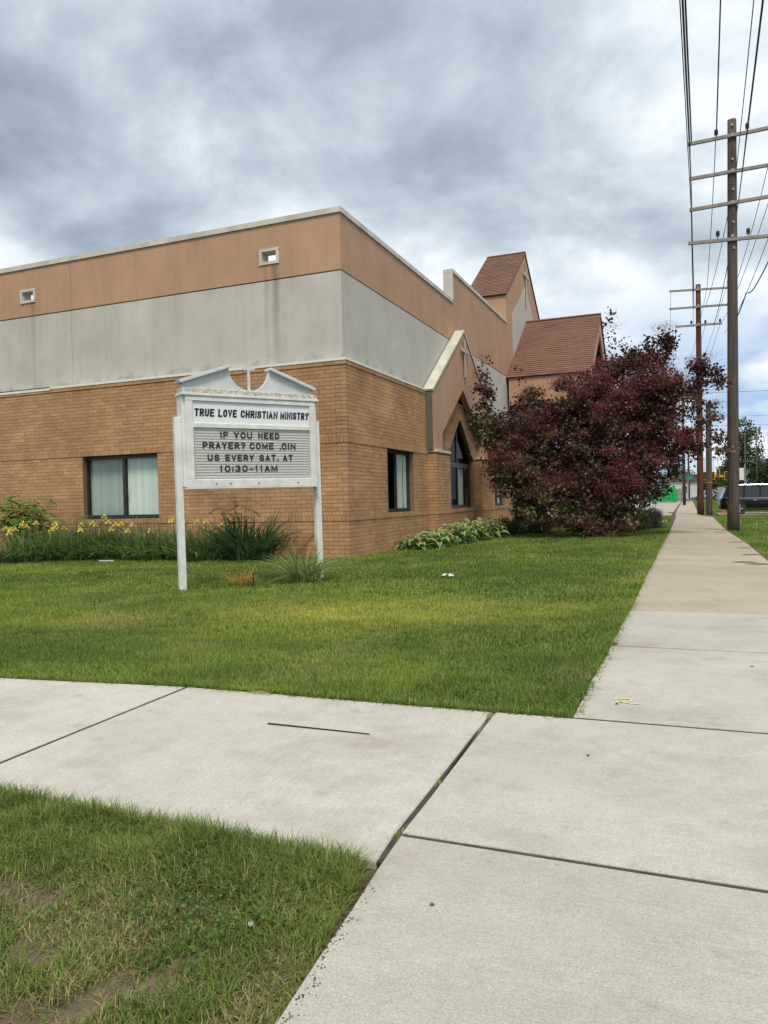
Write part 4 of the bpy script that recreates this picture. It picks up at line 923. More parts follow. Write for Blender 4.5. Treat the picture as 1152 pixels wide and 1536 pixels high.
M['patch_soil'] = mat('bare_soil', (.105, .078, .05), .95, var=.4, vscale=6, col2=(.16, .12, .075), bump=.9, bscale=45)
tag(strip_.poly(pp, [tuple(range(7))[::-1]]).build('bare_soil', M['patch_soil'], recalc=False), kind='structure')

# ------------------------------------------------------------------ sword-leaved plants
def sword_clump(name, loc, n, h, spread, wdt, c0, c1, label, cat, group=None, lean=.6, flowers=0, seed=1, spent=0, fcol=None):
    global NR
    T = thing(name, loc, label, cat, group); sv = np.random.default_rng(seed)
    r = spread*np.sqrt(sv.random(n)); a = sv.uniform(0, 2*np.pi, n); B = np.stack([loc[0]+r*np.cos(a), loc[1]+r*np.sin(a), np.full(n, loc[2]-.02)], 1)
    col = lerp(np.array(c0)[None].repeat(n, 0), np.array(c1)[None].repeat(n, 0), sv.random(n))
    blades('leaves', B, h*sv.uniform(.55, 1.12, n), wdt*sv.uniform(.7, 1.3, n), lean*sv.uniform(.15, 1.5, n), a+sv.normal(0, .7, n), col, M['leaf'], 4, T, facing=sv.uniform(0, 6.28, n))
    for k in range(flowers+spent):
        x, y = loc[0]+sv.normal(0, spread*.6), loc[1]+sv.normal(0, spread*.6); hz = h*sv.uniform(.82, 1.15); dead = k >= flowers
        st = MB(); st.tube([(x, y, loc[2]), (x+sv.normal(0, .03), y-.02, loc[2]+hz)], .006, 4); s_ = st.build('stalk', M['stalk'], T)
        if dead:
            f = MB(); f.lathe([(.003, -.02), (.010*min(1, h), 0), (.003, .035*min(1, h))], (x, y-.02, loc[2]+hz), 5); f.build('spent_bud', M['bud'], s_)
        else:
            f = MB(); c = Vector((x, y-.02, loc[2]+hz))
            for i in range(3):
                b_ = 2.094*i+sv.random(); d = Vector((math.cos(b_), math.sin(b_), 0)); sd_ = Vector((-d.y, d.x, 0))
                f.poly([c, c+d*.05+sd_*.035+Vector((0, 0, .01)), c+d*.105+Vector((0, 0, -.045)), c+d*.05-sd_*.035+Vector((0, 0, .01))], [(0, 1, 2, 3)])
                d2 = Vector((math.cos(b_+1), math.sin(b_+1), 0)); s2 = Vector((-d2.y, d2.x, 0))
                f.poly([c, c+d2*.03+s2*.028+Vector((0, 0, .04)), c+d2*.03+Vector((0, 0, .085)), c+d2*.03-s2*.028+Vector((0, 0, .04))], [(0, 1, 2, 3)])
            f.build('flower', M['yellow'], s_, recalc=False)
    return T
M['stalk'] = mat('green_stalk', (.09, .13, .04), .7); M['bud'] = mat('spent_bud', (.30, .22, .12), .8); M['yellow'] = mat('yellow_petal', (.85, .72, .16), .6, trans=.3)
IL = 'clump of green sword-leaved iris with yellow flowers below the front wall'
k = 0
for (px_, py_, nf, ns) in [(4, 843, 3, 5), (30, 843, 2, 6), (56, 842, 1, 7), (80, 841, 2, 7), (104, 840, 2, 8), (128, 839, 2, 7), (152, 838, 1, 5), (176, 838, 2, 5), (204, 838, 1, 4), (232, 837, 0, 3), (262, 835, 1, 3), (292, 834, 0, 3), (318, 833, 1, 3)]:
    Yq = min(ground(px_, py_).y, 16.1); q = atY(px_, py_, Yq); k += 1
    sword_clump('iris_plant', (q.x, q.y+.2, GZ), 120, .95, .50, .044, (.05, .11, .03), (.18, .28, .08), IL, 'iris', 'irises along the front wall', 1.15, nf+1, 100+k, ns+3)
    if k % 1 == 0:
        sword_clump('iris_plant', (q.x+.2, min(q.y+.75, 16.75), GZ), 90, 1.12, .46, .030, (.06, .11, .035), (.17, .24, .09), 'taller iris clump with spent buds close against the front brick wall', 'iris', 'irises behind, touching the wall', .6, 1 if k % 3 == 0 else 0, 200+k, ns)
q = atY(366, 831, 16.2)
sword_clump('yucca_plant', (q.x, q.y+.25, GZ), 300, 1.42, .60, .055, (.035, .075, .026), (.08, .13, .045), 'dark bushy clump of broad sword leaves at the end of the iris bed', 'yucca', None, .95, 0, 7)
# grasses at the sign posts
q = ground(447, 874)
sword_clump('daylily_plant', (q.x, q.y+.22, GZ), 260, .92, .26, .022, (.11, .18, .045), (.32, .38, .16), 'fountain of pale green strap leaves at the foot of the right sign post', 'daylily', None, 1.25, 0, 9)
q = ground(358, 877)
sword_clump('dry_grass_tuft', (q.x, q.y+.1, GZ), 130, .42, .16, .016, (.38, .27, .07), (.50, .33, .06), 'small golden dried tuft between the two sign posts', 'dry tuft', None, 1.0, 0, 10)
b = MB(); b.tube([(q.x+.24, q.y+.1, GZ), (q.x+.25, q.y+.1, .22)], [.012, .016], 6); o = b.build('stake', M['fascia']); tag(o, 'short dark stake standing beside the golden tuft', 'stake')

# ------------------------------------------------------------------ pinnate saplings behind the irises
def pinnate(name, base, stems, label, cat, seed, group=None, c0=(.05, .11, .02), c1=(.11, .19, .03), lfl=.13):
    sv = np.random.default_rng(seed); T = thing(name, base, label, cat, group); st = MB(); C, D, N_ = [], [], []
    for (dx, dy, h, nfr) in stems:
        top = Vector(base)+Vector((dx, dy, h)); b0 = Vector(base)+Vector((dx*.3, dy*.3, 0)); st.tube([b0, b0.lerp(top, .5)+Vector((.02, 0, .05)), top], [.014, .010, .006], 5)
        for i in range(nfr):
            a = 2.4*i+sv.random(); f0 = b0.lerp(top, .55+.45*i/max(nfr-1, 1)); ln = sv.uniform(.35, .6); d = Vector((math.cos(a), math.sin(a)*.7, .35))
            pts = [f0+d*ln*t+Vector((0, 0, -.55*ln*t*t)) for t in np.linspace(0, 1, 9)]; st.tube(pts, [.005]*8+[.002], 4)
            for j in range(1, 9):
                tt = (pts[j]-pts[j-1]).normalized(); sd_ = tt.cross(Vector((0, 0, 1))).normalized()
                for s in (-1, 1): C.append(pts[j]); D.append(tt*.35+sd_*s+Vector((0, 0, -.25))); N_.append((0, 0, 1))
    st.build('stem', M['stalk'], T); n = len(C); col = lerp(np.array(c0)[None].repeat(n, 0), np.array(c1)[None].repeat(n, 0), sv.random(n))
    leaf_cards('leaflets', np.array(C), np.array(D), np.array(N_)+sv.normal(0, .2, (n, 3)), lfl*sv.uniform(.7, 1.2, n), lfl*.36, M['leaf'], T, col, kind='stuff'); return T
q = atY(30, 840, 16.4); pinnate('sumac_sapling', (q.x, 16.45, GZ), [(0, 0, 1.85, 10), (.5, .1, 1.75, 9), (-.5, 0, 1.7, 9), (.9, 0, 1.5, 8), (-.9, .1, 1.7, 9), (.2, -.2, 1.15, 7), (1.3, 0, 1.1, 6), (-.2, -.3, 1.3, 8), (.7, -.3, 1.2, 7)], 'leafy sumac sapling rising above the irises left of the front window', 'sapling', 3, c0=(.10, .20, .035), c1=(.22, .36, .06), lfl=.24)
q = atY(120, 838, 16.4); pinnate('sumac_sapling', (q.x, 16.45, GZ), [(0, 0, 1.15, 6), (.35, .1, 1.2, 5)], 'thin feathery sapling in front of the window corner', 'sapling', 4)
q = atY(175, 838, 16.4); pinnate('sumac_sapling', (q.x, 16.45, GZ), [(0, 0, 1.1, 5), (-.3, .1, 1.0, 5)], 'low feathery sapling under the middle of the front window', 'sapling', 5)
q = atY(352, 832, 16.4); pinnate('sumac_sapling', (q.x, 16.45, GZ), [(0, 0, 1.62, 8), (.3, .1, 1.55, 6), (-.35, 0, 1.35, 5)], 'feathery grey-green sapling growing out of the dark sword-leaved clump', 'sapling', 6, c0=(.06, .085, .04), c1=(.12, .14, .07))

# ------------------------------------------------------------------ hostas: every leaf a piece
def hosta_leaf(ln, wd, seed):
    """ribbed heart-shaped leaf, cream margin, arching tip; base at the origin, growing along +x"""
    V, C, F = [], [], []; nu, nv = 7, 5; rr = random.Random(seed)
    gc, cc = np.array([.115, .22, .045]), np.array([.66, .70, .36])
    for i in range(nu):
        t = i/(nu-1); half = wd*.5*(math.sin(math.pi*min(1, (t*.94+.06))**.72))+.002; zz = .38*ln*math.sin(t*2.2)*.6-.30*ln*t*t
        for j in range(nv):
            s = -1+2*j/(nv-1); V.append((ln*t-.05*ln*abs(s)*(1-t), half*s, zz+.22*half*abs(s)**1.3+rr.uniform(-.004, .004)))
            C.append(cc if abs(s) > .9 or t > .97 or (abs(s) > .4 and rr.random() < .10) else gc*rr.uniform(.8, 1.2))
    for i in range(nu-1):
        for j in range(nv-1): F.append((i*nv+j, i*nv+j+1, (i+1)*nv+j+1, (i+1)*nv+j))
    me = bpy.data.meshes.new('leaf'); me.from_pydata(V, [], F); a = me.attributes.new('col', 'FLOAT_COLOR', 'POINT'); a.data.foreach_set('color', np.c_[np.array(C), np.ones(len(C))].astype(np.float32).ravel())
    me.polygons.foreach_set('use_smooth', [True]*len(F)); me.materials.append(M['leaf']); return me
HL = [hosta_leaf(.36, .20, i) for i in range(5)]
HLAB = ['variegated hosta with cream-edged leaves, end of the row towards the building corner', 'second variegated hosta of the row beside the brick pier', 'variegated hosta in the middle of the row by the pointed window', 'broad bright variegated hosta before the pointed window', 'variegated hosta at the end of the row towards the smoke tree']
for i, (px_, py_, sc, hb) in enumerate([(622, 823, .85, .26), (650, 820, .9, .36), (678, 815, .95, .43), (703, 811, 1.0, .48), (727, 807, 1.0, .50)]):
    q = ground(px_, py_); T = thing('hosta_plant', (q.x, q.y+.35, GZ), HLAB[i], 'hosta', 'hostas along the side wall'); rr = random.Random(50+i)
    for k in range(60):
        ring = k/60; a = k*2.39996+rr.uniform(-.3, .3); o = bpy.data.objects.new('leaf', HL[k % 5]); COL.objects.link(o); o.parent = T
        rad_ = .10+.58*math.sqrt(ring)*sc; zt = hb*1.25*(1.05-.85*ring**1.6)+rr.uniform(-.05, .05)
        o.location = (rad_*math.cos(a)*.8, rad_*math.sin(a)*1.3, max(zt, .05)); s = sc*rr.uniform(.6, 1.0)*(.8+.3*ring); o.scale = (s, s, s)
        o.rotation_euler = (rr.uniform(-.4, .4), rr.uniform(-.55, .25)+.4*ring, a+rr.uniform(-.5, .5))
    sv = np.random.default_rng(300+i); m_ = 420; aa = sv.uniform(0, 6.28, m_); r_ = np.sqrt(sv.random(m_)); zz_ = hb*1.2*(1.-.85*r_**1.6)*sv.uniform(.5, 1., m_)
    C = np.stack([q.x+(.1+.58*r_*sc)*np.cos(aa)*.8, q.y+.35+(.1+.58*r_*sc)*np.sin(aa)*1.3, GZ+np.maximum(zz_, .03)], 1); D_ = np.stack([np.cos(aa), np.sin(aa), sv.normal(0, .35, m_)], 1)+sv.normal(0, .4, (m_, 3))
    leaf_cards('leaves', C, D_, np.array([0, -.2, 1.])+sv.normal(0, .4, (m_, 3)), sv.uniform(.12, .24, m_), sv.uniform(.06, .12, m_), M['leaf'], T, lerp(np.array([.06, .13, .03])[None].repeat(m_, 0), np.array([.17, .28, .09])[None].repeat(m_, 0), sv.random(m_)**1.5), kind='stuff')
# ------------------------------------------------------------------ smoke tree
def bark(name, c): return mat(name, c, .95, var=.3, vscale=12, vstretch=(3, 3, .5), bump=.5, bscale=30)
M['bark'] = bark('grey_bark', (.10, .08, .065))
lobes = [  # x, y, z, rx, ry, rz, weight, kind: 0 purple, 1 green-tinged
    (-3.3, 28.2, 3.0, 2.5, 1.9, 2.0, 5, 0), (-2.0, 28.2, 4.5, 1.9, 1.7, 1.6, 4, 0), (-4.9, 27.7, 3.7, 1.4, 1.4, 1.2, 1.8, 0), (-1.0, 28.3, 4.7, 1.2, 1.2, 1.15, 1.6, 0), (-.8, 28.3, 3.3, .95, 1.1, 1.1, 1.2, 0),
    (-1.5, 28.0, 2.3, 1.2, 1.3, 1.1, 1.5, 0), (-5.4, 27.1, 2.3, 1.25, 1.1, 1.15, 1.5, 1), (-6.2, 27.0, 2.8, .75, .8, .85, .75, 1), (-4.6, 27.0, 1.3, 1.3, 1.2, 1.1, 1.6, 1), (-3.2, 27.6, 1.0, 1.5, 1.4, 1.0, 1.8, 0),
    (-6.65, 27.2, 3.8, .55, .6, .7, .45, 1), (-6.0, 27.3, 3.8, .8, .8, .7, .7, 0), (-4.0, 27.4, 2.2, 1.9, 1.2, 1.3, 2.4, 0), (-2.6, 27.4, 1.6, 1.3, 1.1, 1.3, 1.5, 0), (-2.9, 27.2, .6, 1.2, .9, .6, 1.1, 1), (-7.0, 27.5, 4.9, .40, .4, .75, .30, 0), (-7.15, 27.2, 4.0, .35, .4, .5, .20, 1), (-6.95, 27.7, 5.9, .20, .25, .40, .07, 0), (.15, 28.3, 4.9, .55, .7, .60, .30, 0), (.70, 28.3, 4.1, .45, .5, .50, .16, 0), (1.0, 28.2, 5.35, .30, .4, .32, .16, 0), (.15, 28.3, 3.2, .45, .6, .6, .28, 0),
    (-1.0, 28.2, 6.2, .55, .6, .65, .42, 0), (-1.9, 28.2, 6.0, .6, .7, .6, .45, 0), (-3.6, 28.0, 5.0, 1.1, 1.2, .8, 1.3, 0), (-5.3, 27.8, 4.9, .7, .8, .5, .5, 0), (-.6, 28.2, 6.7, .22, .3, .35, .12, 0), (-2.7, 28.2, 5.8, .45, .5, .5, .3, 0), (1.05, 28.2, 3.0, .3, .4, .5, .12, 0), (.4, 28.3, 5.8, .30, .4, .32, .13, 0)]
sv = np.random.default_rng(5); ws = np.array([l[6] for l in lobes]); NC = 2250; pick = sv.choice(len(lobes), NC, p=ws/ws.sum()); Lb = np.array([l[:6] for l in lobes])[pick]; kd = np.array([l[7] for l in lobes])[pick]
dv = unit(sv.normal(0, 1, (NC, 3))); rr_ = sv.random(NC)**.36; CC = Lb[:, :3]+dv*Lb[:, 3:]*rr_[:, None]
# thin sprays shooting out above the crown
sp = []
for (x0, z0, x1, z1, n) in ((-2.62, 5.6, -2.42, 8.0, 15), (-1.1, 6.4, -.85, 7.15, 7), (-.7, 6.3, -.45, 7.05, 6), (-1.95, 6.2, -2.0, 6.9, 5), (-6.95, 5.8, -7.0, 6.7, 5), (-5.4, 5.0, -5.9, 6.3, 4)):
    for i in range(n): t = i/(n-1); sp.append((x0+(x1-x0)*t+sv.normal(0, .09), 28.1+sv.normal(0, .12) if x0 > -6.5 else 27.7, z0+(z1-z0)*t))
CC = np.concatenate([CC, np.array(sp)]); kd = np.concatenate([kd, np.zeros(len(sp), int)]); CC = CC[CC[:, 2] > .1] if False else CC
ok = (CC[:, 2] > .12)&(CC[:, 0] > -7.62); CC, kd = CC[ok], kd[ok]; NC = len(CC)
tree = thing('smoke_tree', (-3.1, 28.2, GZ), 'large dark purple smoke tree with reddish plumes in front of the church entrance', 'tree')
per = np.where(np.arange(NC) > NC-len(sp), 10, 31); idx = np.repeat(np.arange(NC), per); n = len(idx)
Cn = CC[idx]+sv.normal(0, 1, (n, 3))*np.array([.13, .15, .10]); ok = (Cn[:, 2] > .03)&(Cn[:, 0] > -7.66); Cn, idx = Cn[ok], idx[ok]; n = len(idx)
pur, pur2, grn = np.array([.032, .016, .015]), np.array([.098, .036, .034]), np.array([.085, .115, .036])
gm = np.clip(kd[idx]*.72+(Cn[:, 2] < 1.3)*.35+.12*(vnoise(Cn[:, 0], Cn[:, 2], 1.3, 3) > .62), 0, .9)*sv.uniform(.3, 1.1, n)
col = lerp(lerp(pur[None].repeat(n, 0), pur2[None].repeat(n, 0), sv.random(n)), grn[None].repeat(n, 0), np.clip(gm, 0, 1))
cb_ = sv.uniform(.45, 1.75, NC)[idx][:, None]; mix_ = (sv.random(NC) < .28).astype(float)[idx]*sv.uniform(.35, .9, n)
col = lerp(col, np.array([.070, .062, .030])[None].repeat(n, 0), mix_)*cb_
out = unit(Cn-np.array([-3.1, 28.2, 2.6]))
leaf_cards('crown', Cn, sv.normal(0, 1, (n, 3))+out*.6, out+sv.normal(0, .7, (n, 3))+np.array([0, 0, .5]), sv.uniform(.085, .15, n), sv.uniform(.075, .125, n), M['darkleaf'], tree, col)
# plumes: fine hairs in loose puffs on the outer clusters
outer_ = np.linalg.norm((CC-np.array([-3.1, 28.2, 3.0]))/np.array([3.9, 2.3, 3.2]), axis=1)
pw = np.clip(outer_-.45, 0, 1)*(CC[:, 1] < 28.6)*(vnoise(CC[:, 0], CC[:, 2], 1.1, 44) > .40)*np.where(CC[:, 2] > 1.6, 1, .15); ps = sv.choice(NC, 640, replace=False, p=pw/pw.sum())
PC = CC[ps]+unit(CC[ps]-np.array([-3.1, 29.2, 2.2]))*.18; hpp = 170; idx = np.repeat(np.arange(len(PC)), hpp); n = len(idx)
hb = PC[idx]+sv.normal(0, 1, (n, 3))*np.array([.20, .16, .10]); hd = unit(sv.normal(0, 1, (n, 3))+np.array([0, -.2, .3])); hs = unit(np.cross(hd, sv.normal(0, 1, (n, 3)))); hl = sv.uniform(.03, .085, n)[:, None]
V = np.stack([hb-hs*.0062, hb+hs*.0062, hb+hd*hl], 1).reshape(-1, 3); F = np.arange(n*3).reshape(-1, 3)
ct = lerp(np.array([.27, .062, .066])[None].repeat(len(PC), 0), np.array([.34, .13, .13])[None].repeat(len(PC), 0), sv.random(len(PC)))[idx]
np_mesh('plumes', V, F, M['leaf'], tree, col=np.repeat(ct, 3, 0), kind='stuff')
tr = MB(); rt_ = random.Random(3)
for k in range(11):
    a = 6.28*k/11; b0 = Vector((-3.1+.35*math.cos(a), 28.2+.3*math.sin(a), -.1)); L_ = lobes[[0, 1, 2, 3, 5, 6, 7, 8, 11, 13, 19][k]]; e = Vector(L_[:3]); m1 = b0.lerp(e, .45)+Vector((rt_.uniform(-.3, .3), rt_.uniform(-.3, .3), .35))
    tr.tube([b0, b0.lerp(m1, .5)+Vector((0, 0, .15)), m1, m1.lerp(e, .6), e], [q_*min(1, .35+.4*L_[6]) for q_ in (.085, .07, .05, .035, .012)], 6)
    for j in range(5):
        e2 = e+Vector((rt_.uniform(-1, 1)*L_[3], rt_.uniform(-1, 1)*L_[4], rt_.uniform(-.5, 1)*L_[5])); e2.x = max(e2.x, -7.6); tr.tube([m1.lerp(e, .3+.15*j), m1.lerp(e, .7).lerp(e2, .5), e2], [.024, .016, .006], 5)
tr.build('trunk', M['bark'], tree, smooth=True)
# ------------------------------------------------------------------ shrubs
def shrub(name, loc, size, n, c0, c1, lf, label, cat, seed, spikes=0, sc=None, group=None):
    sv = np.random.default_rng(seed); T = thing(name, loc, label, cat, group); nc = max(n//22, 6); d = unit(sv.normal(0, 1, (nc, 3))); d[:, 2] = np.abs(d[:, 2]); C = np.array(loc)+d*np.array(size)*(sv.random(nc)**.4)[:, None]
    idx = sv.integers(0, nc, n); P = C[idx]+sv.normal(0, 1, (n, 3))*np.array(size)*.16; P[:, 2] = np.maximum(P[:, 2], loc[2]+.02)
    col = lerp(np.array(c0)[None].repeat(n, 0), np.array(c1)[None].repeat(n, 0), sv.random(n)); out = unit(P-np.array(loc))
    leaf_cards('foliage', P, out+sv.normal(0, .7, (n, 3)), sv.normal(0, .7, (n, 3))+np.array([0, -.2, .8]), lf*sv.uniform(.7, 1.3, n), lf*.5, M['leaf'], T, col)
    st = MB()
    for k in range(9):
        e = C[k % nc]; st.tube([loc, Vector(loc).lerp(Vector(e), .6)+Vector((0, 0, .06)), e], [.016, .010, .004], 5)
    st.build('stem', M['bark'], T)
    if spikes:
        a = sv.uniform(0, 6.28, spikes); r = sv.random(spikes)**.5; B = np.stack([loc[0]+size[0]*.8*r*np.cos(a), loc[1]+size[1]*.8*r*np.sin(a), np.full(spikes, loc[2]+size[2]*.4)], 1)
        blades('flower_spikes', B, size[2]*sv.uniform(.5, .85, spikes), np.full(spikes, .03), sv.uniform(.1, .7, spikes), a, np.array(sc)*sv.uniform(.7, 1.3, (spikes, 1)), M['leaf'], 3, T)
    return T
q = ground(975, 793); shrub('lavender_shrub', (q.x-.05, q.y+.5, GZ), (.55, .6, .85), 3600, (.045, .065, .045), (.10, .10, .085), .085, 'grey-purple spiky perennial clump leaning over the sidewalk edge', 'shrub', 21, 420, (.13, .10, .15))
q = ground(955, 795); shrub('low_shrub', (q.x, q.y+.6, GZ), (.55, .6, .85), 2600, (.045, .07, .02), (.10, .12, .035), .085, 'yellow-green leafy shrub between smoke tree and lavender clump', 'shrub', 22)
q = ground(925, 798); shrub('low_shrub', (q.x, q.y+.3, GZ), (.65, .6, .8), 3200, (.025, .055, .015), (.055, .09, .025), .085, 'dark green shrub at the foot of the smoke tree', 'shrub', 23)
for i, (px_, py_, s, lab) in enumerate([(752, 803, .55, 'small fern next to the last hosta'), (777, 801, .72, 'larger dark fern beside the church door walk'), (806, 800, .42, 'low fern under the skirt of the smoke tree')]):
    q = ground(px_, py_); shrub('fern', (q.x, q.y+.5, GZ), (.6*s/.55, .6, s), 1500, (.035, .075, .018), (.07, .12, .03), .11, lab, 'fern', 30+i)
# dandelions and clover heads on the verge
b = MB()
for k in range(60):
    x, y = RNG.uniform(1.9, 4.6), RNG.uniform(21, 40); b.lathe([(.004, 0), (.02, .012), (.004, .024)], (x, y, gz(y)+.05), 5)
M['clover'] = mat('white_clover', (.62, .60, .52), .8); tag(b.build('clover_flowers', M['clover']), kind='stuff')
# weed at the corner patch
q = ground(80, 1205); sword_clump('weed', (q.x, q.y, GZ), 14, .12, .03, .012, (.08, .15, .03), (.12, .20, .04), 'small broad-leaved weed in the corner grass against the walk', 'weed', None, 1.4, 0, 77, 0)

def clover(poly, n, spots):
    sv = np.random.default_rng(91); C = []
    for k in range(spots):
        x, y = scatter(poly, 2.); i = sv.integers(len(x)); m_ = n//spots; r = sv.uniform(.05, .22); C.append(np.stack([x[i]+sv.normal(0, r, m_), y[i]+sv.normal(0, r, m_), np.full(m_, GZ)+sv.uniform(.03, .065, m_)], 1))
    C = np.concatenate(C); C = C[inpoly(C[:, 0], C[:, 1], poly)]; m_ = len(C); a = sv.uniform(0, 6.28, m_)
    col = lerp(np.array([.06, .13, .025])[None].repeat(m_, 0), np.array([.12, .20, .045])[None].repeat(m_, 0), sv.random(m_))
    leaf_cards('clover', C, np.stack([np.cos(a), np.sin(a), sv.normal(.1, .2, m_)], 1), np.array([0, 0, 1.])+sv.normal(0, .25, (m_, 3)), sv.uniform(.012, .024, m_), sv.uniform(.010, .020, m_), M['leaf'], None, col, kind='stuff')
clover(NEAR, 5200, 26); clover(MIDP, 3000, 22)
clover([(-3.4, 1.2), (-3.4, 2.7), (-1.3, 2.6), (-1.2, 1.2)], 1500, 14)
# ------------------------------------------------------------------ litter and marks on the walk
M['strip'] = mat('rusty_strip', (.035, .026, .02), .8, var=.3, vscale=30)
a, c = ground(402, 1086.5), ground(554, 1102); o = MB().hexa([(a.x, a.y-.005, .002), (c.x, c.y-.003, .002), (c.x, c.y+.003, .002), (a.x, a.y+.005, .002), (a.x, a.y-.005, .010), (c.x, c.y-.003, .007), (c.x, c.y+.003, .007), (a.x, a.y+.005, .010)]).build('metal_strip', M['strip']); tag(o, 'thin dark straight strip lying on the pale sidewalk branch', 'strip')
M['litter'] = mat('crumpled_white_plastic', (.70, .73, .76), .5, var=.15, vscale=40); M['litter_b'] = mat('blue_print', (.10, .32, .60), .5)
q = ground(672, 866); T = thing('litter', tuple(q), 'crumpled white and blue wrapper lying on the lawn', 'litter'); rr = random.Random(4); b = MB(); V = []; n = 6
for i in range(n):
    for j in range(n): V.append((q.x-.09+.18*i/(n-1)+rr.uniform(-.02, .02), q.y-.05+.10*j/(n-1)+rr.uniform(-.02, .02), .02+rr.uniform(0, .06)))
b.poly(V, [(i*n+j, i*n+j+1, (i+1)*n+j+1, (i+1)*n+j) for i in range(n-1) for j in range(n-1)]); b.build('wrapper', M['litter'], T, recalc=False)
b = MB(); b.poly([(v[0]+.01, v[1]-.01, v[2]+.012) for v in V[14:16]+V[20:22]], [(0, 1, 3, 2)]); b.build('print', M['litter_b'], T, recalc=False)
q = ground(158, 843.5); tag(MB().hexa([(q.x-.22, q.y, .03), (q.x+.22, q.y+.03, .03), (q.x+.22, q.y+.07, .03), (q.x-.22, q.y+.04, .03), (q.x-.22, q.y, .05), (q.x+.22, q.y+.03, .05), (q.x+.22, q.y+.07, .05), (q.x-.22, q.y+.04, .05)]).build('stick', M['litter'], bevel=.004), 'pale stick lying in the grass before the iris bed', 'stick')
M['pale_stone'] = mat('pale_stone', (.42, .42, .41), .9, var=.3, vscale=60)
q = ground(376, 1388); b = MB().lathe([(.003, -.012), (.011, -.004), (.009, .005), (.003, .008)], (q.x, q.y, .006), 6); tag(b.build('pebble', M['pale_stone'], smooth=True), 'whitish pebble in the dry corner grass', 'pebble')
M['stone'] = mat('dark_pebble', (.10, .095, .085), .9, var=.3, vscale=50)
for i, (x, y, s, lab) in enumerate([(1128, 1000, .016, 'flat black disc on the slab before the tan concrete'), (882, 1134, .009, 'small grey pebble on the middle slab'), (648, 1358, .009, 'tiny dark pebble on the slab nearest the wide joint')]):
    q = ground(x, y); b = MB().lathe([(s*.7, -.002), (s, .003), (s*.6, .008 if i else .004)], (q.x, q.y, 0), 9); tag(b.build('pebble' if i else 'bottle_cap', M['stone'], smooth=True), lab, 'pebble' if i else 'bottle cap')
# utility locator mark sprayed in pale yellow
M['mark'] = mat('pale_yellow_paint', (.62, .56, .30), .8, var=.2, vscale=40)
pts = [ground(*p) for p in ((922, 1050), (926, 1048.5), (944, 1049), (948, 1051), (942, 1053.5), (926, 1053.5), (924, 1057), (930, 1053.6), (946, 1056), (962, 1057.5))]
b = MB()
for a, c in zip(pts, pts[1:]):
    d = (c-a).normalized(); n_ = Vector((-d.y, d.x, 0))*.009; b.poly([Vector((p.x, p.y, .0045)) for p in (a-n_, c-n_, c+n_, a+n_)], [(0, 1, 2, 3)])
tag(b.build('paint_mark', M['mark'], recalc=False), 'pale yellow sprayed loop mark on the sidewalk slab', 'paint mark')

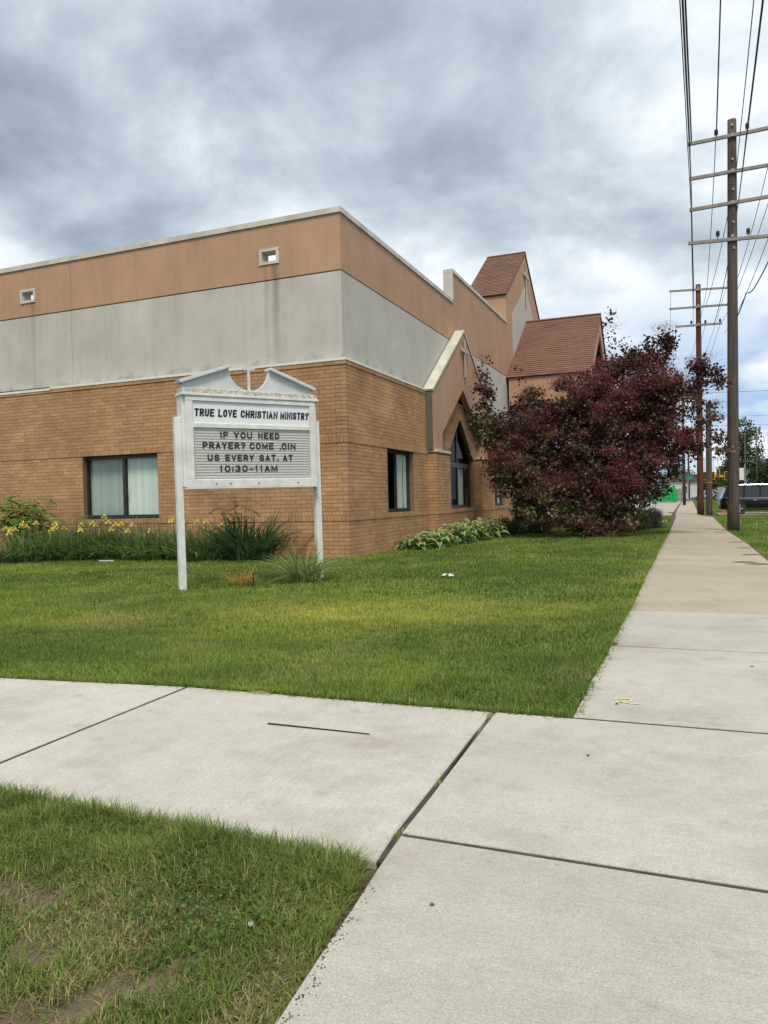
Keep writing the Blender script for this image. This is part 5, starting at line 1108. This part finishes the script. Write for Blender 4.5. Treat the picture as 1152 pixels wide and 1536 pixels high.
# ------------------------------------------------------------------ vehicles
M['tyre'] = mat('tyre_rubber', (.018, .018, .018), .9); M['rim'] = mat('alloy_rim', (.55, .56, .58), .3, metal=.8); M['chrome'] = mat('chrome', (.7, .7, .7), .15, metal=1.)
M['carglass'] = mat('tinted_car_glass', (.03, .036, .04), .06, spec=.5); M['tail'] = mat('red_tail_lamp', (.45, .03, .025), .2); M['headl'] = mat('head_lamp', (.7, .72, .75), .15); M['plastic'] = mat('black_plastic', (.025, .025, .026), .7)
def carpaint(n, c, met=.2): return mat(n, c, .25, metal=met, spec=.6)
def car(name, loc, rz, paint, label, L_=4.75, W_=1.88, H_=1.72, suv=True):
    """x forward, origin on the ground at the middle. Body lofted through stations of half-width profiles."""
    T = thing(name, loc, label, 'car', 'vehicles near the far crossing', rz, local=True); hl = L_/2; belt = .58*H_; R = .37 if suv else .32
    st = [(-hl, .42, belt-.10, .80), (-hl+.06, .34, belt-.02, .90), (-hl+.5, .26, belt, .97), (-.9, .24, belt, 1.), (.4, .24, belt-.01, 1.), (hl-1.25, .24, belt-.03, .99), (hl-.45, .26, belt-.12, .95), (hl-.08, .34, belt-.24, .84), (hl, .42, belt-.34, .74)]
    b = MB(); V = []
    for (x, zb, zt, k) in st:
        hw = W_/2*k
        for (yy, zz) in ((-.80, 0), (-.97, .18), (-1., .5), (-.98, .85), (-.90, 1.), (0, 1.035), (.90, 1.), (.98, .85), (1., .5), (.97, .18), (.80, 0)): V.append((x, yy*hw, zb+(zt-zb)*zz))
    n = 11; F = [(i*n+j, i*n+(j+1) % n, (i+1)*n+(j+1) % n, (i+1)*n+j) for i in range(len(st)-1) for j in range(n)]+[tuple(range(n)), tuple(range((len(st)-1)*n, len(st)*n))]
    body = b.poly(V, F).build('body', paint, T, smooth=True)
    rx0, rx1, ax, wx = (-hl+.22, .55, -hl+.05, hl-1.45) if suv else (-hl+1.1, .35, -hl+.45, hl-1.35)
    hb, ht = W_/2*.93, W_/2*.74
    cab_ = MB(); zt = H_-.03; cab_.hexa([(ax, -hb, belt-.02), (wx, -hb, belt-.05), (wx, hb, belt-.05), (ax, hb, belt-.02), (rx0+.12, -ht, zt-.01), (rx1, -ht, zt-.02), (rx1, ht, zt-.02), (rx0+.12, ht, zt-.01)]); gh = cab_.build('greenhouse', M['carglass'], T)
    rf = MB(); rf.hexa([(rx0+.02, -ht-.03, zt-.05), (rx1+.06, -ht-.03, zt-.06), (rx1+.06, ht+.03, zt-.06), (rx0+.02, ht+.03, zt-.05), (rx0+.12, -ht+.08, zt+.03), (rx1-.12, -ht+.08, zt+.03), (rx1-.12, ht-.08, zt+.03), (rx0+.12, ht-.08, zt+.03)]); rf.build('roof', paint, T, bevel=.02)
    for s in (-1, 1):
        for (xb, xt, w_) in ((ax+.18, rx0+.22, .14), (ax+.30+(wx-ax)*.27, rx0+.12+(rx1-rx0)*.36, .10), (ax+(wx-ax)*.62, rx0+(rx1-rx0)*.72, .09), (wx-.12, rx1-.03, .10)):
            p = MB(); p.hexa([(xb-w_/2, s*(hb-.02), belt-.03), (xb+w_/2, s*(hb-.02), belt-.03), (xb+w_/2, s*(hb+.012), belt-.03), (xb-w_/2, s*(hb+.012), belt-.03), (xt-w_/2, s*(ht-.02), zt-.02), (xt+w_/2, s*(ht-.02), zt-.02), (xt+w_/2, s*(ht+.012), zt-.02), (xt-w_/2, s*(ht+.012), zt-.02)]); p.build('pillar', paint, T)
        for x in (-hl+.98, hl-.92):
            wl = MB(); yy = s*(W_/2-.12); wl.lathe([(R-.02, -.11), (R, -.08), (R, .08), (R-.02, .11)], (x, yy, R), 22, 'y'); wo_ = wl.build('wheel', M['tyre'], T, smooth=True)
            ri = MB(); ri.lathe([(.03, .112*s), (R*.66, .112*s), (R*.70, .118*s)], (x, yy, R), 18, 'y')
            for q_ in range(5):
                a = 2*math.pi*q_/5; dx, dz = math.cos(a), math.sin(a); y0 = yy+s*.119
                ri.hexa([(x-dz*.05, y0, R+dx*.05), (x+dz*.05, y0, R-dx*.05), (x+dx*R*.66+dz*.03, y0, R+dz*R*.66-dx*.03), (x+dx*R*.66-dz*.03, y0, R+dz*R*.66+dx*.03)]+[(x-dz*.05, y0+s*.02, R+dx*.05), (x+dz*.05, y0+s*.02, R-dx*.05), (x+dx*R*.66+dz*.03, y0+s*.02, R+dz*R*.66-dx*.03), (x+dx*R*.66-dz*.03, y0+s*.02, R+dz*R*.66+dx*.03)])
            ri.build('rim', M['rim'], wo_)
            ar = MB(); ar.lathe([(R+.02, s*(W_/2-.05)), (R+.075, s*(W_/2-.03)), (R+.075, s*(W_/2+.006)), (R+.02, s*(W_/2+.004))], (x, 0, R+.01), 22, 'y'); ar.build('wheel_arch', M['plastic'], T)
        for x in (-.55, .55): MB().box(x-.09, x+.09, s*(W_/2)-.012, s*(W_/2)+.022, belt-.16, belt-.125).build('door_handle', M['chrome'], T, bevel=.006)
        MB().box(-hl+.3, wx, s*hb-.01, s*hb+.028, belt-.03, belt+.002).build('window_trim', M['chrome'], T)
        MB().box(-hl+1.45, hl-1.4, s*(W_/2)-.01, s*(W_/2)+.015, .30, .40).build('side_sill', M['plastic'], T)
        MB().box(wx-.35, wx-.22, s*(W_/2)-.02, s*(W_/2)+.2, belt+.02, belt+.17).build('mirror', paint, T, bevel=.02)
        if suv: MB().tube([(rx0+.25, s*(ht-.02), zt+.03), (rx0+.35, s*(ht-.02), zt+.09), (rx1-.3, s*(ht-.02), zt+.08), (rx1-.15, s*(ht-.02), zt+.02)], .02, 6).build('roof_rail', M['chrome'], T)
        tl = MB(); tl.hexa([(-hl-.012, s*W_*.27, belt-.32), (-hl+.35, s*W_*.492, belt-.30), (-hl+.35, s*W_*.40, belt-.30), (-hl+.1, s*W_*.27, belt-.32), (-hl-.002, s*W_*.27, belt-.06), (-hl+.42, s*W_*.478, belt-.05), (-hl+.35, s*W_*.40, belt-.05), (-hl+.1, s*W_*.27, belt-.06)]); tl.build('tail_lamp', M['tail'], T)
        hd = MB(); hd.hexa([(hl+.005, s*W_*.20, belt-.55), (hl-.35, s*W_*.485, belt-.46), (hl-.3, s*W_*.35, belt-.46), (hl-.15, s*W_*.20, belt-.55), (hl-.06, s*W_*.20, belt-.36), (hl-.42, s*W_*.47, belt-.27), (hl-.3, s*W_*.35, belt-.27), (hl-.2, s*W_*.20, belt-.36)]); hd.build('head_lamp', M['headl'], T)
    MB().box(-hl-.03, -hl+.12, -W_*.40, W_*.40, .36, .56).build('bumper', M['plastic'], T, bevel=.03); MB().box(hl-.12, hl+.03, -W_*.38, W_*.38, .30, .50).build('bumper', M['plastic'], T, bevel=.03)
    MB().box(-hl-.02, -hl+.03, -.26, .26, .62, .74).build('licence_plate', M['white_paint'], T)
    return T
P_ = ground(1113, 769.5); z_ = gz(51)
car('sport_utility_vehicle', (4.28, 51.4, z_-.02), rad(2), mat('black_car_paint', (.006, .007, .012), .3, spec=.2), 'black sport utility vehicle crossing the verge driveway behind the tall grey pole', 4.9, 1.92, 1.76)
q = ground(1047, 749.5); car('hatchback_car', (2.6, 113, gz(113)), rad(180), carpaint('silver_car_paint', (.42, .43, .44), .5), 'small silver car seen between the poles at the far crossing', 4.3, 1.76, 1.5, False)
car('sport_utility_vehicle', (6.9, 104, gz(104)), rad(80), carpaint('white_car_paint', (.72, .72, .72), 0.), 'white sport utility vehicle beyond the black one, half hidden by the tall pole', 4.7, 1.9, 1.75)
car('parked_car', (5.0, 112, gz(112)), rad(178), carpaint('grey_car_paint', (.20, .21, .22), .4), 'dark grey car behind the pink-taped pole at the far crossing', 4.6, 1.8, 1.6)
# ------------------------------------------------------------------ far street
M['green'] = mat('bright_green_paint', (.012, .30, .065), .55, var=.06, vscale=2); M['green2'] = mat('green_shade_paint', (.02, .22, .07), .6)
T = thing('green_dumpster', (-3.1, 104, gz(104)), 'bright green slope-topped container beyond the smoke tree', 'dumpster'); b = MB(); z0 = gz(104)
b.prism([(-5.9, 103, z0+.1), (-1.3, 103, z0+.1), (-1.15, 103, z0+1.35), (-1.6, 103, z0+2.0), (-5.0, 103, z0+2.0), (-6.0, 103, z0+1.3)], (0, 2.4, 0)); b.build('bin', M['green'], T)
for x in (-5.2, -4.0, -2.8, -1.7): MB().box(x-.05, x+.05, 102.94, 102.995, z0+.15, z0+1.8).build('rib', M['green'], T)
M['fence'] = mat('grey_timber', (.24, .22, .20), .9, var=.25, vscale=3)
T = thing('timber_fence', (-.9, 108, gz(108)), 'grey timber fence panel right of the green container', 'fence'); z0 = gz(108)
for i in range(11): MB().box(-1.95+i*.16, -1.80+i*.16, 108+.01*(i % 2), 108.03+.01*(i % 2), z0, z0+1.75).build('board', M['fence'], T)
for z in (.4, 1.4): MB().box(-1.95, -.2, 108.045, 108.1, z0+z, z0+z+.09).build('rail', M['fence'], T)
M['teal'] = mat('street_sign_green', (.02, .22, .16), .5); M['siding'] = mat('pale_siding', (.55, .60, .55), .8, var=.1, vscale=1); M['brick_red'] = mat('red_brick_far', (.26, .11, .075), .9, var=.2, vscale=1.5); M['roof_far'] = mat('far_roof', (.10, .09, .085), .9)
T = thing('street_sign', (.05, 96, gz(96)), 'small green street name sign on a thin post past the reddish pole', 'street sign'); z0 = gz(96)
MB().tube([(.05, 96, z0), (.05, 96, z0+3.25)], .045, 8).build('post', M['steel'], T); MB().box(-.45, .5, 95.93, 95.95, z0+2.85, z0+3.2).build('name_plate', M['teal'], T); MB().box(.03, .06, 95.5, 96.4, z0+3.22, z0+3.5).build('name_plate', M['teal'], T)
def house(x, y, w_, d, h, rh, m, label, cat='house'):
    z0 = gz(y); T = thing('house', (x, y, z0), label, cat, 'far buildings'); MB().box(x-w_/2, x+w_/2, y, y+d, z0-.2, z0+h).build('wall', m, T)
    b = MB(); b.prism([(x-w_/2-.3, y-.4, z0+h), (x+w_/2+.3, y-.4, z0+h), (x, y-.4, z0+h+rh)], (0, d+.8, 0)); b.build('roof', M['roof_far'], T)
    for k in range(int(w_//2.4)):
        wx = x-w_/2+1.2+k*2.4; wo_ = MB().box(wx-.5, wx+.5, y-.06, y-.005, z0+1., z0+2.3).build('window', M['white_paint'], T); MB().box(wx-.42, wx+.42, y-.08, y-.065, z0+1.08, z0+2.22).build('pane', M['carglass'], wo_)
house(-.9, 150, 6.5, 9, 3.2, 2.2, M['siding'], 'pale sided house at the far end of the sidewalk'); house(21, 150, 14, 10, 5., .6, M['brick_red'], 'low red brick building beyond the traffic signals', 'building')
house(-14, 165, 12, 9, 3.4, 2.4, M['siding'], 'wide pale house far behind the smoke tree')
# signals on a span wire
M['signal'] = mat('signal_yellow', (.62, .36, .02), .5)
wire([(-3, 119, 6.6), (8, 120, 6.0), (19, 121, 6.6)], .03, 'span wire carrying the yellow traffic signals over the far crossing', 'wires crossing the far street', .0)
SL = ['second', 'third', 'fourth', 'last']
for i, (px_, lab) in enumerate([(1057, 'yellow traffic signal just right of the reddish pole'), (1070, 'yellow traffic signal just right of the taped pole'), (1077, 'higher dark-faced traffic signal on the span wire over the crossing'), (1089, 'yellow traffic signal left of the tall grey pole')]):
    p = atY(px_, 713 if i != 2 else 709, 119.8); T = thing('traffic_signal', tuple(p), lab, 'traffic signal', 'traffic signals at the far crossing')
    MB().box(p.x-.24, p.x+.24, p.y-.2, p.y+.2, p.z-.65, p.z+.55).build('housing', M['signal'], T, bevel=.05); MB().tube([(p.x, p.y, p.z+.5), (p.x, p.y, 6.3+.25)], .03, 6).build('hanger', M['plastic'], T)
    for k, c in enumerate((-.38, -.02, .34)): MB().lathe([(.12, -.23), (.15, -.30), (.17, -.205)], (p.x, p.y, p.z+c), 12, 'y').build('lens', M['plastic'], T)
p = atY(1089, 714, 119.9); T = thing('sign_arm', (p.x+1.2, p.y, p.z), 'long yellow board hung beside the traffic signals', 'sign'); MB().box(p.x-1.4, p.x+1.6, p.y-.06, p.y+.06, p.z-.14, p.z+.14).build('board', M['signal'], T)
T = thing('street_signboard', (4.9, 76, gz(76)), 'white rectangular signboard on a steel post right of the tall grey pole', 'sign'); q0, q1 = atY(1109, 702, 76), atY(1116, 720, 76)
MB().box(q0.x, q1.x, 75.94, 75.97, q1.z, q0.z).build('panel', M['white_paint'], T); MB().tube([(q1.x+.08, 76, gz(76)-.2), (q1.x+.08, 76, q0.z+.3)], .05, 8).build('post', M['steel'], T)
q = ground(1086, 769); T = thing('marker_post', tuple(q), 'small orange utility marker in the verge grass', 'marker'); M['orange'] = mat('orange_marker', (.45, .12, .04), .7); MB().box(q.x-.12, q.x+.12, q.y-.05, q.y+.05, q.z-.05, q.z+.14).build('cap', M['orange'], T, bevel=.02); MB().tube([(q.x, q.y, q.z-.2), (q.x, q.y, q.z+.1)], .04, 8).build('stem', M['orange'], T)
T = thing('utility_box', (3.3, 84, gz(84)), 'grey utility cabinet on the verge behind the taped pole', 'cabinet'); MB().box(2.8, 3.9, 83.6, 84.4, gz(84)-.05, gz(84)+1.75).build('cabinet', M['steel'], T, bevel=.02); MB().box(3.32, 3.36, 83.57, 83.6, gz(84)+.1, gz(84)+1.6).build('door_seam', M['plastic'], T)
# far trees
def tree_(x, y, h, r, label, seed, c0=(.025, .05, .014), c1=(.06, .095, .025), base=.25, lf=.38):
    sv = np.random.default_rng(seed); z0 = gz(y); T = thing('tree', (x, y, z0), label, 'tree', 'trees beyond the far crossing'); nc = 90; d = unit(sv.normal(0, 1, (nc, 3))); C = np.array([x, y, z0+h*(base+1)/2])+d*np.array([r, r, h*(1-base)/2])*(sv.random(nc)**.35)[:, None]
    idx = sv.integers(0, nc, 5200); n = len(idx); P = C[idx]+sv.normal(0, 1, (n, 3))*r*.15; col = lerp(np.array(c0)[None].repeat(n, 0), np.array(c1)[None].repeat(n, 0), np.clip(sv.normal(.5, .3, n), 0, 1))
    leaf_cards('crown', P, sv.normal(0, 1, (n, 3)), sv.normal(0, 1, (n, 3))+np.array([0, 0, .8]), lf*sv.uniform(.7, 1.3, n), lf*.7, M['leaf'], T, col)
    b = MB(); b.tube([(x, y, z0-.2), (x+.1, y, z0+h*.4), (x, y, z0+h*.75)], [r*.09, r*.06, r*.02], 8)
    for k in range(8): e = C[k]; b.tube([(x, y, z0+h*(.25+.05*k)), tuple(np.array([x, y, z0+h*.5])*.4+e*.6), tuple(e)], [r*.035, r*.02, r*.006], 5)
    b.build('trunk', M['bark'], T)
def tp(px_, py_, Y): p = atY(px_, py_, Y); return p.x, p.z-gz(Y)
x, h = tp(1112, 628, 140); tree_(x, 140, h, 3.1, 'tall narrow dark tree rising behind the tall grey pole', 61, base=.12)
x, h = tp(1150, 690, 150); tree_(x, 150, h, 3.2, 'rounded tree behind the thin far poles', 62)
x, h = tp(1082, 712, 160); tree_(x, 160, h, 3.4, 'bright green bushy tree behind the traffic signals', 63, (.06, .10, .02), (.13, .17, .035), .05)
x, h = tp(1096, 690, 165); tree_(x, 165, h, 2.6, 'smaller dark tree between bushy tree and tall narrow tree', 64, base=.1)
x, h = tp(1040, 712, 175); tree_(x, 175, h, 3.0, 'pale tree behind the far house at the sidewalk end', 65, (.06, .09, .03), (.12, .15, .05), .1)
x, h = tp(1018, 705, 160); tree_(x, 160, h, 4., 'tree behind the green container', 66, base=.1)
x, h = tp(1185, 680, 150); tree_(x, 150, h, 4.5, 'broad tree past the red brick building', 67, base=.1)
